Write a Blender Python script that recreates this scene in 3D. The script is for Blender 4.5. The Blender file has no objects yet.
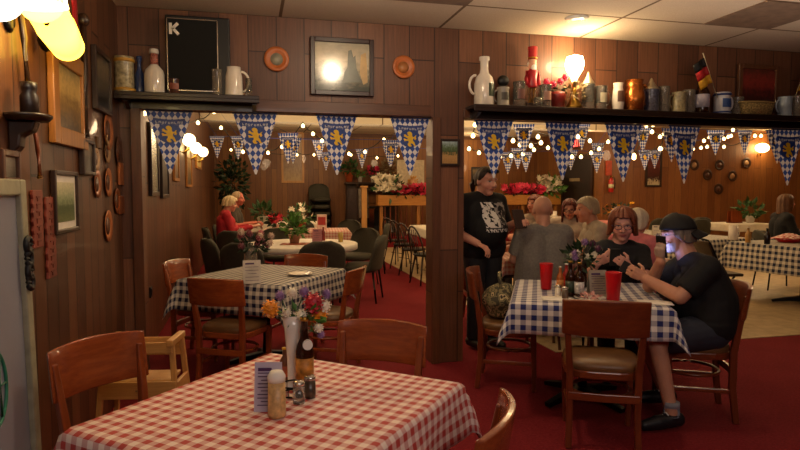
import bpy, bmesh, math, random
from mathutils import Vector, Matrix, Quaternion
from mathutils.bvhtree import BVHTree
R = math.radians
PI = math.pi
random.seed(7)
scn = bpy.context.scene
COL = scn.collection

# ------------------------------------------------------------------ camera
F = 600.0; TH = R(14); PT = math.atan(35/600); CZ = 1.45
FW = Vector((math.sin(TH)*math.cos(PT), math.cos(TH)*math.cos(PT), -math.sin(PT)))
RT = Vector((math.cos(TH), -math.sin(TH), 0))
UP = Vector((math.sin(TH)*math.sin(PT), math.cos(TH)*math.sin(PT), math.cos(PT)))
CAM = Vector((0, 0, CZ))
cd = bpy.data.cameras.new('camera'); cam = bpy.data.objects.new('camera', cd); COL.objects.link(cam)
cam.location = CAM; cam.rotation_euler = (PI/2 - PT, 0, -TH)
cd.sensor_width = 36; cd.lens = F/800*36; cd.clip_start = 0.05
scn.camera = cam
def ray(x, y): return FW + RT*((x-400)/F) + UP*((225-y)/F)
def PA(x, y, ax, val):
    d = ray(x, y); t = (val-CAM[ax])/d[ax]; return CAM + d*t
def PX(x, y, X): return PA(x, y, 0, X)
def PY(x, y, Y): return PA(x, y, 1, Y)
def PZ(x, y, Z): return PA(x, y, 2, Z)
def PD(x, y, D): return CAM + ray(x, y)*D

# ------------------------------------------------------------------ materials
def lin(h):
    h = h.lstrip('#'); o = []
    for i in (0, 2, 4):
        v = int(h[i:i+2], 16)/255
        o.append(v/12.92 if v <= .04045 else ((v+.055)/1.055)**2.4)
    return (o[0], o[1], o[2], 1)
class NT:
    def __init__(s, name):
        s.m = bpy.data.materials.new(name); s.m.use_nodes = True
        s.t = s.m.node_tree; s.n = s.t.nodes; s.b = s.n['Principled BSDF']
    def new(s, typ, **kw):
        n = s.n.new(typ)
        for k, v in kw.items(): setattr(n, k, v)
        return n
    def link(s, a, b): s.t.links.new(a, b)
    def math(s, op, a, b=None):
        n = s.new('ShaderNodeMath', operation=op)
        for i, v in enumerate((a, b)):
            if v is None: continue
            if isinstance(v, (int, float)): n.inputs[i].default_value = v
            else: s.link(v, n.inputs[i])
        return n.outputs[0]
    def mix(s, f, a, b, typ='MIX'):
        n = s.new('ShaderNodeMix', data_type='RGBA', blend_type=typ)
        if isinstance(f, (int, float)): n.inputs[0].default_value = f
        else: s.link(f, n.inputs[0])
        for i, v in ((6, a), (7, b)):
            if isinstance(v, (tuple, list)): n.inputs[i].default_value = v
            else: s.link(v, n.inputs[i])
        return n.outputs[2]
    def ramp(s, f, stops, interp='LINEAR'):
        n = s.new('ShaderNodeValToRGB'); r = n.color_ramp; r.interpolation = interp
        while len(r.elements) < len(stops): r.elements.new(.5)
        for e, (p, c) in zip(r.elements, stops): e.position = p; e.color = c
        s.link(f, n.inputs[0]); return n.outputs[0]
    def coord(s, kind='Object'): return s.new('ShaderNodeTexCoord').outputs[kind]
    def noise(s, vec, scale, detail=3, rough=.5):
        n = s.new('ShaderNodeTexNoise'); n.inputs['Scale'].default_value = scale
        n.inputs['Detail'].default_value = detail; n.inputs['Roughness'].default_value = rough
        s.link(vec, n.inputs['Vector']); return n.outputs[0]
    def mapping(s, vec, loc=(0,0,0), rot=(0,0,0), sc=(1,1,1)):
        n = s.new('ShaderNodeMapping'); n.inputs[1].default_value = loc; n.inputs[2].default_value = rot; n.inputs[3].default_value = sc
        s.link(vec, n.inputs[0]); return n.outputs[0]
    def sep(s, vec):
        n = s.new('ShaderNodeSeparateXYZ'); s.link(vec, n.inputs[0]); return n.outputs
    def comb(s, x, y, z=0):
        n = s.new('ShaderNodeCombineXYZ')
        for i, v in enumerate((x, y, z)):
            if isinstance(v, (int, float)): n.inputs[i].default_value = v
            else: s.link(v, n.inputs[i])
        return n.outputs[0]
    def base(s, c):
        if isinstance(c, tuple): s.b.inputs['Base Color'].default_value = c
        else: s.link(c, s.b.inputs['Base Color'])
    def bump(s, h, strength=.3, dist=.01):
        n = s.new('ShaderNodeBump'); n.inputs['Strength'].default_value = strength; n.inputs['Distance'].default_value = dist
        s.link(h, n.inputs['Height']); s.link(n.outputs[0], s.b.inputs['Normal'])
    def set(s, rough=.5, metal=0, spec=None, coat=0, trans=0, alpha=None):
        s.b.inputs['Roughness'].default_value = rough; s.b.inputs['Metallic'].default_value = metal
        if spec is not None: s.b.inputs['Specular IOR Level'].default_value = spec
        s.b.inputs['Coat Weight'].default_value = coat; s.b.inputs['Transmission Weight'].default_value = trans
        if alpha is not None: s.b.inputs['Alpha'].default_value = alpha
_mc = {}
def mat(hexc, rough=.5, metal=0, vary=.12, scale=14, coat=0, trans=0, spec=None):
    key = (hexc, rough, metal, vary, scale, coat, trans, spec)
    if key in _mc: return _mc[key]
    t = NT('surface_'+hexc.strip('#')); c = lin(hexc)
    f = t.noise(t.coord('Object'), scale, 3)
    lo = tuple(v*(1-vary*1.5) for v in c[:3])+(1,); hi = tuple(min(1, v*(1+vary*1.5)) for v in c[:3])+(1,)
    t.base(t.ramp(f, [(.3, lo), (.7, hi)])); t.set(rough, metal, spec, coat, trans)
    _mc[key] = t.m; return t.m
def emis(hexc, strength, sample=False):
    t = NT('glow_'+hexc.strip('#')); t.base(lin(hexc)); t.set(.4)
    g = t.new('ShaderNodeLayerWeight'); g.inputs[0].default_value = .35
    f = t.ramp(g.outputs['Facing'], [(0, (1,1,1,1)), (1, (.55,.55,.55,1))])
    t.link(t.mix(1, lin(hexc), f, 'MULTIPLY'), t.b.inputs['Emission Color']); t.b.inputs['Emission Strength'].default_value = strength
    if not sample: t.m.cycles.emission_sampling = 'NONE'
    return t.m
def wood(dark, light, axis=2, scale=6, rough=.4, coat=.15):
    key = ('w', dark, light, axis, scale, rough, coat)
    if key in _mc: return _mc[key]
    t = NT('wood_grain'); sc = [8, 8, 8]; sc[axis] = .7
    v = t.mapping(t.coord('Object'), sc=tuple(sc)); f = t.noise(v, scale, 5, .65)
    t.base(t.ramp(f, [(.25, lin(dark)), (.75, lin(light))])); t.set(rough, coat=coat); t.bump(f, .08, .004)
    _mc[key] = t.m; return t.m
def panelling(name, cols, mortar, along, pw, ph, rough=.45, seam=.006):
    """vertical boards: board run along world axis `along`, random tint per board"""
    t = NT(name); o = t.sep(t.coord('Object')); a = o[0] if along == 'x' else o[1]
    v = t.comb(o[2], a, 0)
    b = t.new('ShaderNodeTexBrick'); b.offset = .37; b.offset_frequency = 2; b.squash = 1
    t.link(v, b.inputs['Vector'])
    b.inputs['Color1'].default_value = (0,0,0,1); b.inputs['Color2'].default_value = (1,1,1,1); b.inputs['Mortar'].default_value = (.5,.5,.5,1)
    b.inputs['Scale'].default_value = 1; b.inputs['Mortar Size'].default_value = seam; b.inputs['Mortar Smooth'].default_value = .1; b.inputs['Bias'].default_value = 0
    b.inputs['Brick Width'].default_value = ph; b.inputs['Row Height'].default_value = pw
    tint = t.ramp(b.outputs['Color'], [(0, lin(cols[0])), (.5, lin(cols[1])), (1, lin(cols[2]))])
    g = t.noise(t.mapping(v, sc=(.9, 22, 1)), 3, 5, .65)
    c = t.mix(.85, tint, t.ramp(g, [(.25, (.5,.48,.45,1)), (.7, (1.15,1.12,1.1,1))]), 'MULTIPLY')
    t.base(t.mix(b.outputs['Fac'], c, lin(mortar))); t.set(rough, coat=.12)
    t.bump(t.math('SUBTRACT', 1, b.outputs['Fac']), .5, .006)
    return t.m
def gingham(name, colour, period, white='#efe9df', stain=None):
    t = NT(name); o = t.sep(t.coord('UV'))
    def st(x): return t.math('LESS_THAN', t.math('FRACT', t.math('ADD', t.math('DIVIDE', x, period), 100.25)), .5)
    f = t.math('MULTIPLY', t.math('ADD', st(o[0]), st(o[1])), .5)
    w = lin(white); c = lin(colour); mid = tuple((w[i]*.5+c[i]*.5) for i in range(3))+(1,)
    col = t.ramp(f, [(0, w), (.3, mid), (.8, c)], 'CONSTANT')
    n = t.noise(t.coord('UV'), 3, 3)
    t.base(t.mix(.5, col, t.ramp(n, [(.3, (.8,.8,.8,1)), (.7, (1,1,1,1))]), 'MULTIPLY')); t.set(.6, spec=.3)
    return t.m
def picture(name, stops, scale=3, stretch=(1,2,1), rough=.35, coat=0):
    """a painted landscape: bands by height broken by noise"""
    t = NT(name); g = t.coord('Generated'); o = t.sep(g)
    n = t.noise(t.mapping(g, sc=stretch), scale*3, 4, .6)
    v = t.math('ADD', o[2], t.math('MULTIPLY', t.math('SUBTRACT', n, .5), .7))
    t.base(t.ramp(v, [(p, lin(c)) for p, c in stops])); t.set(rough, coat=coat)
    return t.m

M = {}
M['carpet'] = None
t = NT('red_carpet'); o = t.coord('Object')
f = t.noise(o, 60, 4, .7); f2 = t.noise(o, 2.2, 3)
t.base(t.mix(t.math('MULTIPLY', f2, .6), t.ramp(f, [(.3, lin('#671a21')), (.7, lin('#953035'))]), lin('#5c1113'))); t.set(.95, spec=.1); t.bump(f, .5, .004); M['carpet'] = t.m
t = NT('beige_floor_tile'); o = t.coord('Object'); b = t.new('ShaderNodeTexBrick'); b.offset = 0
t.link(o, b.inputs['Vector']); b.inputs['Scale'].default_value = 1; b.inputs['Brick Width'].default_value = .305; b.inputs['Row Height'].default_value = .305; b.inputs['Mortar Size'].default_value = .003
b.inputs['Color1'].default_value = lin('#b49a72'); b.inputs['Color2'].default_value = lin('#c2a981'); b.inputs['Mortar'].default_value = lin('#8f7852')
t.base(t.mix(.4, b.outputs['Color'], t.ramp(t.noise(o, 9, 4), [(.3, lin('#8d7955')), (.7, lin('#d6c29b'))]))); t.set(.4); M['tile'] = t.m
def ceiling_mat(name, c1, c2, x0, px_, y0, py_):
    t = NT(name); o = t.coord('Object'); s = t.sep(o)
    def ln(v, off, p):
        d = t.math('ABSOLUTE', t.math('SUBTRACT', t.math('FRACT', t.math('ADD', t.math('DIVIDE', t.math('SUBTRACT', v, off), p), 50.5)), .5))
        return t.math('LESS_THAN', t.math('MULTIPLY', d, p), .012)
    g = t.math('MAXIMUM', ln(s[0], x0, px_), ln(s[1], y0, py_))
    n = t.noise(o, 120, 2); n2 = t.noise(o, 1.3, 3)
    c = t.mix(n2, lin(c1), lin(c2)); c = t.mix(.25, c, t.ramp(n, [(.4, (.6,.6,.6,1)), (.6, (1,1,1,1))]), 'MULTIPLY')
    t.base(t.mix(g, c, lin('#6d5a48'))); t.set(.9, spec=.1); t.bump(n, .2, .004); return t.m
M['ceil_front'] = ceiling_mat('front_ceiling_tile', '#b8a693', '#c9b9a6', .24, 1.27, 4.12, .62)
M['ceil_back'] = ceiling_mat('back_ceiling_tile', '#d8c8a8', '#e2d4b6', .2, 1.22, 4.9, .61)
M['dark_tile'] = mat('#6b5444', .9)
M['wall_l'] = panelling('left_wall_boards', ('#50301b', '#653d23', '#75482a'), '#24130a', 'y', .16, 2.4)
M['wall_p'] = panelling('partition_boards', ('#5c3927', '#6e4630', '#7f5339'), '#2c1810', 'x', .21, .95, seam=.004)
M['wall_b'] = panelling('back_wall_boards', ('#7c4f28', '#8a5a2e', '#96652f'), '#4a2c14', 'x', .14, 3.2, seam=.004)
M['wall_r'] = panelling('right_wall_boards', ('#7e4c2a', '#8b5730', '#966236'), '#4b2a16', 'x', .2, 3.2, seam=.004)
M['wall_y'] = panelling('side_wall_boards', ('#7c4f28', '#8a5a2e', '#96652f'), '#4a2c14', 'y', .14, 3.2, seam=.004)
M['trim'] = wood('#4a2a17', '#6a4026', 2)
M['trimx'] = wood('#4a2a17', '#6a4026', 0)
M['shelf'] = wood('#1a0e09', '#2c1910', 0, rough=.35)
M['chair'] = wood('#6f3015', '#97491f', 2, rough=.28, coat=.4)
M['chairx'] = wood('#78351a', '#a05024', 0, rough=.25, coat=.5)
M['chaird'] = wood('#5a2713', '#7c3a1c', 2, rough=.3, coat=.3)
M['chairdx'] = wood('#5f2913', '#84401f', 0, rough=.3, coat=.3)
M['oak'] = wood('#b57d3e', '#d2a05c', 2, rough=.4)
M['oakx'] = wood('#b57d3e', '#d2a05c', 0, rough=.4)
M['gold_wood'] = wood('#a86a26', '#cf9242', 0)
M['gold_woodz'] = wood('#8d5a24', '#b97d38', 2)
M['dk_wood'] = wood('#20110a', '#38200f', 2)
M['vinyl'] = mat('#6b4a2a', .4, vary=.1)
M['vinyl_d'] = mat('#3a2a1c', .45)
M['black'] = mat('#0c0b0b', .5)
M['blackm'] = mat('#121110', .35, .6)
M['olive'] = mat('#38362a', .75, vary=.15, scale=60)
M['chrome'] = mat('#c9c4bc', .2, 1)
M['brass'] = mat('#b08a3c', .3, 1)
M['white'] = mat('#ece6da', .5, vary=.04)
M['ceramic'] = mat('#e6ddd0', .15, vary=.04, coat=.6)
M['red_plastic'] = mat('#c4141c', .3, vary=.05)
M['leaf'] = mat('#2f5424', .5, vary=.4, scale=30)
M['leaf_d'] = mat('#1d3418', .5, vary=.4, scale=20)
M['leaf_b'] = mat('#4d7a2e', .5, vary=.3, scale=30)
M['terracotta'] = mat('#b5552a', .6)
def glass_mat(hexc, rough=.08, tr=.92):
    t = NT('glass_'+hexc.strip('#')); t.base(lin(hexc)); t.set(rough, trans=tr, coat=0); t.b.inputs['IOR'].default_value = 1.4
    n = t.noise(t.coord('Object'), 40, 2); t.bump(n, .15, .003); return t.m
M['glass'] = glass_mat('#e6e2d6')
M['glass_d'] = glass_mat('#b8ad9c', tr=.7)
M['bottle'] = glass_mat('#3a1c0a', .1, .35)
M['jar_salt'] = mat('#c9a067', .4, vary=.2, scale=60)

# ------------------------------------------------------------------ mesh builder
class MB:
    def __init__(s): s.v = []; s.f = []; s.sm = []; s.mi = []; s.uv = {}; s.cur = 0
    def add(s, vs, fs, smooth=False):
        k = len(s.v); s.v += [Vector(p) for p in vs]
        for f in fs: s.f.append(tuple(i+k for i in f)); s.sm.append(smooth); s.mi.append(s.cur)
        return k
    def box(s, c, sz, rot=None):
        c = Vector(c); vs = []
        for z in (-.5, .5):
            for y in (-.5, .5):
                for x in (-.5, .5):
                    p = Vector((x*sz[0], y*sz[1], z*sz[2]))
                    if rot: p = rot @ p
                    vs.append(c+p)
        s.add(vs, [(0,2,3,1),(4,5,7,6),(0,1,5,4),(2,6,7,3),(0,4,6,2),(1,3,7,5)]); return s
    def frame_axes(s, d):
        d = d.normalized(); a = Vector((0,0,1)) if abs(d.z) < .95 else Vector((1,0,0))
        u = d.cross(a).normalized(); return u, u.cross(d).normalized()
    def tube(s, pts, r, n=10, cap=True, closed=False):
        pts = [Vector(p) for p in pts]; m = len(pts); rs = r if isinstance(r, (list, tuple)) else [r]*m
        vs = []; u = None
        for i, p in enumerate(pts):
            if closed: d = pts[(i+1) % m]-pts[i-1]
            else: d = pts[min(i+1, m-1)]-pts[max(i-1, 0)]
            d = d.normalized() if d.length > 1e-9 else Vector((0,0,1))
            if u is None: u, w = s.frame_axes(d)
            else:
                u = (u-d*u.dot(d)); u = u.normalized() if u.length > 1e-6 else s.frame_axes(d)[0]
                w = d.cross(u)
            for k in range(n):
                a = 2*PI*k/n; vs.append(p+u*(rs[i]*math.cos(a))+w*(rs[i]*math.sin(a)))
        fs = []
        for i in range(m if closed else m-1):
            j = (i+1) % m
            for k in range(n): fs.append((i*n+k, i*n+(k+1) % n, j*n+(k+1) % n, j*n+k))
        s.add(vs, fs, True)
        if cap and not closed:
            b = len(s.v)-m*n
            for ring, rev in ((0, True), (m-1, False)):
                f = [b+ring*n+k for k in range(n)]
                s.f.append(tuple(reversed(f)) if rev else tuple(f)); s.sm.append(False); s.mi.append(s.cur)
        return s
    def bar(s, pts, w, h, up=(0,0,1)):
        """rectangular section swept along pts; w across, h along up"""
        pts = [Vector(p) for p in pts]; up = Vector(up); m = len(pts); vs = []
        ws = w if isinstance(w, (list, tuple)) else [w]*m; hs = h if isinstance(h, (list, tuple)) else [h]*m
        for i, p in enumerate(pts):
            d = (pts[min(i+1, m-1)]-pts[max(i-1, 0)]).normalized()
            a = d.cross(up).normalized(); b = a.cross(d).normalized()
            for x, y in ((-.5,-.5), (.5,-.5), (.5,.5), (-.5,.5)): vs.append(p+a*(x*ws[i])+b*(y*hs[i]))
        fs = [(3,2,1,0), tuple(4*(m-1)+k for k in range(4))]
        for i in range(m-1):
            for k in range(4): fs.append((4*i+k, 4*i+(k+1) % 4, 4*i+4+(k+1) % 4, 4*i+4+k))
        s.add(vs, fs); return s
    def lathe(s, prof, c=(0,0,0), n=20, smooth=True, sx=1, sy=1):
        c = Vector(c); vs = []; m = len(prof)
        for r, z in prof:
            for k in range(n):
                a = 2*PI*k/n; vs.append(c+Vector((r*math.cos(a)*sx, r*math.sin(a)*sy, z)))
        fs = [(i*n+k, i*n+(k+1) % n, (i+1)*n+(k+1) % n, (i+1)*n+k) for i in range(m-1) for k in range(n)]
        s.add(vs, fs, smooth); b = len(s.v)-m*n
        if prof[0][0] > 1e-5: s.f.append(tuple(b+k for k in reversed(range(n)))); s.sm.append(False); s.mi.append(s.cur)
        if prof[-1][0] > 1e-5: s.f.append(tuple(b+(m-1)*n+k for k in range(n))); s.sm.append(False); s.mi.append(s.cur)
        return s
    def ell(s, c, rad, n=12, m=8, rot=None):
        c = Vector(c); vs = []
        for i in range(m+1):
            ph = PI*i/m
            for k in range(n):
                a = 2*PI*k/n
                p = Vector((rad[0]*math.sin(ph)*math.cos(a), rad[1]*math.sin(ph)*math.sin(a), rad[2]*math.cos(ph)))
                if rot: p = rot @ p
                vs.append(c+p)
        fs = [(i*n+k, (i+1)*n+k, (i+1)*n+(k+1) % n, i*n+(k+1) % n) for i in range(m) for k in range(n)]
        s.add(vs, fs, True); return s
    def grid(s, fn, nu, nv, smooth=True, uv=None, closed=False):
        vs = [fn(i/nu, j/nv) for j in range(nv+1) for i in range(nu+1)]
        k0 = len(s.v)
        fs = [(j*(nu+1)+i, j*(nu+1)+i+1, (j+1)*(nu+1)+i+1, (j+1)*(nu+1)+i) for j in range(nv) for i in range(nu)]
        s.add(vs, fs, smooth)
        if uv:
            for j in range(nv+1):
                for i in range(nu+1): s.uv[k0+j*(nu+1)+i] = uv(i/nu, j/nv)
        return s
    def slab(s, fn, nu, nv, th):
        """thick curved panel: fn(u,v)->(point, normal)"""
        A = [[fn(i/nu, j/nv) for i in range(nu+1)] for j in range(nv+1)]
        W = nu+1
        vs = [Vector(p)+Vector(n)*(th/2) for row in A for p, n in row]+[Vector(p)-Vector(n)*(th/2) for row in A for p, n in row]
        o = W*(nv+1); fs = []
        for j in range(nv):
            for i in range(nu):
                q = (j*W+i, j*W+i+1, (j+1)*W+i+1, (j+1)*W+i); fs.append(q); fs.append(tuple(o+k for k in reversed(q)))
        s.add(vs, fs, True); b = len(s.v)-2*o; ed = []
        for i in range(nu): ed += [(i+1, i), (nv*W+i, nv*W+i+1)]
        for j in range(nv): ed += [(j*W, (j+1)*W), ((j+1)*W+nu, j*W+nu)]
        for p, q in ed: s.f.append((b+p, b+q, b+q+o, b+p+o)); s.sm.append(False); s.mi.append(s.cur)
        return s
    def prism(s, pts, fn, th):
        """flat outline pts (2D) -> fn(x,y,z) 3D, thickness th"""
        n = len(pts); vs = [fn(x, y, 0) for x, y in pts]+[fn(x, y, th) for x, y in pts]
        s.add(vs, [tuple(reversed(range(n))), tuple(range(n, 2*n))]+[(i, (i+1) % n, n+(i+1) % n, n+i) for i in range(n)]); return s
    def build(s, name, m, parent=None, loc=(0,0,0), rotz=0, bevel=0, subsurf=0, solid=0):
        me = bpy.data.meshes.new(name); me.from_pydata([tuple(v) for v in s.v], [], s.f)
        for x in (m if isinstance(m, (list, tuple)) else [m]): me.materials.append(x)
        me.polygons.foreach_set('use_smooth', s.sm); me.polygons.foreach_set('material_index', s.mi)
        if s.uv:
            l = me.uv_layers.new(name='UVMap')
            for lp in me.loops: l.data[lp.index].uv = s.uv.get(lp.vertex_index, (0, 0))
        bm = bmesh.new(); bm.from_mesh(me); bmesh.ops.recalc_face_normals(bm, faces=bm.faces); bm.to_mesh(me); bm.free()
        me.update()
        o = bpy.data.objects.new(name, me); COL.objects.link(o); o.location = loc; o.rotation_euler = (0, 0, rotz)
        if parent: o.parent = parent
        if solid:
            md = o.modifiers.new('solid', 'SOLIDIFY'); md.thickness = solid; md.offset = 0
        if bevel:
            md = o.modifiers.new('bevel', 'BEVEL'); md.width = bevel; md.segments = 2; md.limit_method = 'ANGLE'; md.angle_limit = R(50)
        if subsurf:
            md = o.modifiers.new('sub', 'SUBSURF'); md.levels = subsurf; md.render_levels = subsurf
        return o
def tag(o, label, cat, group=None, kind=None):
    o['label'] = label; o['category'] = cat
    if group: o['group'] = group
    if kind: o['kind'] = kind
    return o
def thing(name, label, cat, loc=(0,0,0), rotz=0, group=None):
    o = bpy.data.objects.new(name, None); COL.objects.link(o); o.empty_display_size = .1
    o.location = loc; o.rotation_euler = (0, 0, rotz); return tag(o, label, cat, group)
def struct(o): o['kind'] = 'structure'; return o
def dup(root, loc, rotz=None, label=None, group=None, sc=None):
    r = root.copy(); COL.objects.link(r); r.location = loc
    if rotz is not None: r.rotation_euler = (0, 0, rotz)
    if sc: r.scale = (sc, sc, sc)
    if label: r['label'] = label
    if group: r['group'] = group
    for ch in root.children:
        c = ch.copy(); COL.objects.link(c); c.parent = r
        for g in ch.children:
            d = g.copy(); COL.objects.link(d); d.parent = c
    return r

# ------------------------------------------------------------------ the setting
WY = 4.74; XL = -.91; HZ = 2.045; CH = 2.765; BH = 3.0
def plane_box(name, x0, x1, y0, y1, z0, z1, m):
    return struct(MB().box(((x0+x1)/2, (y0+y1)/2, (z0+z1)/2), (x1-x0, y1-y0, z1-z0)).build(name, m))
plane_box('floor', -1.1, 15.5, -3.2, 17.2, -.12, 0, M['carpet'])
t_ = MB().box(((2.63+15.3)/2, (4.79+14.68)/2, .003), (15.3-2.63, 14.68-4.79, .006)).build('floor_tile', M['tile']); struct(t_)
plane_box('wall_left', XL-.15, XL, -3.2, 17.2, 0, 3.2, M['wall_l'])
mb = MB()
mb.box(((XL-.77)/2, WY+.08, HZ/2), (abs(XL+.77), .16, HZ))
mb.box(((1.45+1.73)/2, WY+.08, HZ/2), (.28, .16, HZ))
mb.box(((6.4+15.4)/2, WY+.08, HZ/2), (9.0, .16, HZ))
mb.box(((XL+15.4)/2, WY+.08, (HZ+3.2)/2), (15.4-XL, .16, 3.2-HZ))
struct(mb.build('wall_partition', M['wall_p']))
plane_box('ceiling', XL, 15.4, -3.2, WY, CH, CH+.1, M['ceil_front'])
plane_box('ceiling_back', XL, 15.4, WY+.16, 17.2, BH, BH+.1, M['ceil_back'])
plane_box('wall_rear', XL, 8.35, 16.5, 16.65, 0, 3.2, M['wall_b'])
plane_box('wall_return', 8.35, 8.5, 13.2, 16.65, 0, 3.2, M['wall_y'])
plane_box('wall_right', 8.35, 15.4, 13.05, 13.2, 0, 3.2, M['wall_r'])
plane_box('wall_far_right', 15.4, 15.5, -3.2, 13.2, 0, 3.2, M['wall_y'])
plane_box('wall_behind', XL, 15.5, -3.35, -3.2, 0, 3.2, M['wall_p'])
# trim round the two openings, corner post, cornice strip
mb = MB()
for x in (-.80, 1.485): mb.box((x, WY-.012, HZ/2), (.07, .03, HZ))
struct(mb.build('trim_1', M['trim'], bevel=.004))
struct(MB().box(((-.82+1.435)/2, WY-.012, HZ+.045), (2.255, .03, .09)).build('trim_2', M['trimx'], bevel=.004))
struct(MB().box(((1.72+6.5)/2, WY-.012, HZ+.035), (4.78, .03, .07)).build('trim_3', M['trimx'], bevel=.004))
struct(MB().box(((-.75+15)/2, 16.49, BH-.05), (9.0, .03, .1)).build('trim_4', M['trimx']))
# two stained ceiling panels and the soffit of the far room
def ceil_panel(i, x0, x1, y0, y1):
    struct(MB().box(((x0+x1)/2, (y0+y1)/2, CH-.004), (x1-x0, y1-y0, .008)).build('ceiling_panel_%d' % i, M['dark_tile']))
ceil_panel(1, 3.5, 4.12, 3.5, 4.11); ceil_panel(2, .92, 1.5, 3.5, 4.11)
struct(MB().box((3.7, 12.2, BH-.11), (9.2, .3, .22)).build('trim_5', M['ceil_back']))
# stage
struct(MB().box(((2.2+8.35)/2, (14.68+16.5)/2, .13), (6.15, 1.82, .26)).build('floor_stage', M['carpet'], bevel=.01))

# ------------------------------------------------------------------ gingham tables
def cloth(name, label, cat, c, rz, ax, ay, drop, m, ztop=.752, flare=.10, corner=.25, seed=0, group=None):
    rnd = random.Random(seed); n = 44; p1, p2 = rnd.uniform(0, 6), rnd.uniform(0, 6)
    mb = MB(); A, B = ax+drop, ay+drop
    def f(u, v):
        x = (2*u-1); y = (2*v-1)
        # denser sampling near the edge
        X = x*A; Y = y*B
        ex = max(abs(X)-ax, 0); ey = max(abs(Y)-ay, 0); d = math.hypot(ex, ey)
        if d == 0: return (X, Y, ztop+.0015*math.sin(9*X+p1)*math.sin(8*Y+p2))
        sx, sy = math.copysign(1, X), math.copysign(1, Y)
        ph = math.atan2(ey, ex); c2 = math.sin(2*ph)
        out = d*(flare+corner*c2)+.012*math.sin(14*X+p1)*math.sin(13*Y+p2)*min(1, d/.1)
        bx = min(abs(X), ax); by = min(abs(Y), ay)
        nx, ny = math.cos(ph), math.sin(ph)
        return (sx*(bx+nx*out), sy*(by+ny*out), ztop-min(d*.97, d)*math.cos(math.asin(min(.6, flare+corner*c2*.8)))+(.006 if d < .02 else 0)*0)
    mb.grid(f, n, n, True, uv=lambda u, v: ((2*u-1)*A, (2*v-1)*B))
    o = mb.build(name, m, None, c, rz, solid=.004)
    return tag(o, label, cat, group)
def table(name, label, c, rz, ax, ay, z=.745, foot=True):
    t = thing(name, label, 'table', c, rz)
    MB().box((0, 0, z-.017), (ax*2-.01, ay*2-.01, .03)).build('tabletop', M['dk_wood'], t, bevel=.006)
    MB().tube([(0,0,.05), (0,0,z-.03)], .04, 14).build('column', M['blackm'], t)
    mb = MB()
    for a in range(4):
        d = Vector((math.cos(a*PI/2+PI/4), math.sin(a*PI/2+PI/4), 0))
        mb.bar([d*.02+Vector((0,0,.07)), d*.18+Vector((0,0,.055)), d*.34+Vector((0,0,.025))], [.07,.06,.045], [.06,.045,.03])
    mb.build('base', M['blackm'], t, bevel=.005); return t
gR = gingham('red_white_gingham', '#bb4640', .047, white='#f2ded2')
gB = gingham('blue_white_gingham', '#1d2565', .066, white='#e2ddd8')
gK = gingham('navy_white_gingham', '#15193f', .062, white='#d9d2c4')
gP = gingham('pale_red_gingham', '#c4746a', .05, white='#e0c8b4')
RTC = (.10, 1.965); RTR = R(48.6)
table('dining_table', 'square dining table under the red gingham cloth nearest the camera', (*RTC, 0), RTR, .465, .43)
cloth('tablecloth', 'red and white gingham tablecloth on the table nearest the camera', 'tablecloth', (*RTC, 0), RTR, .475, .44, .19, gR, seed=3)
BTC = (2.215, 3.66); BTR = R(-27)
table('dining_table', 'square dining table under the bright blue gingham cloth where the man in the cap sits', (*BTC, 0), BTR, .47, .49)
cloth('tablecloth', 'bright blue and white gingham tablecloth in front of the woman with glasses', 'tablecloth', (*BTC, 0), BTR, .478, .5, .2, gB, seed=5)
KTC = (.12, 5.11); KTR = R(-35)
table('dining_table', 'square dining table under the navy gingham cloth just beyond the left opening', (*KTC, 0), KTR, .47, .51)
cloth('tablecloth', 'navy and white gingham tablecloth on table just beyond the left opening', 'tablecloth', (*KTC, 0), KTR, .478, .52, .24, gK, seed=8)

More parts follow.
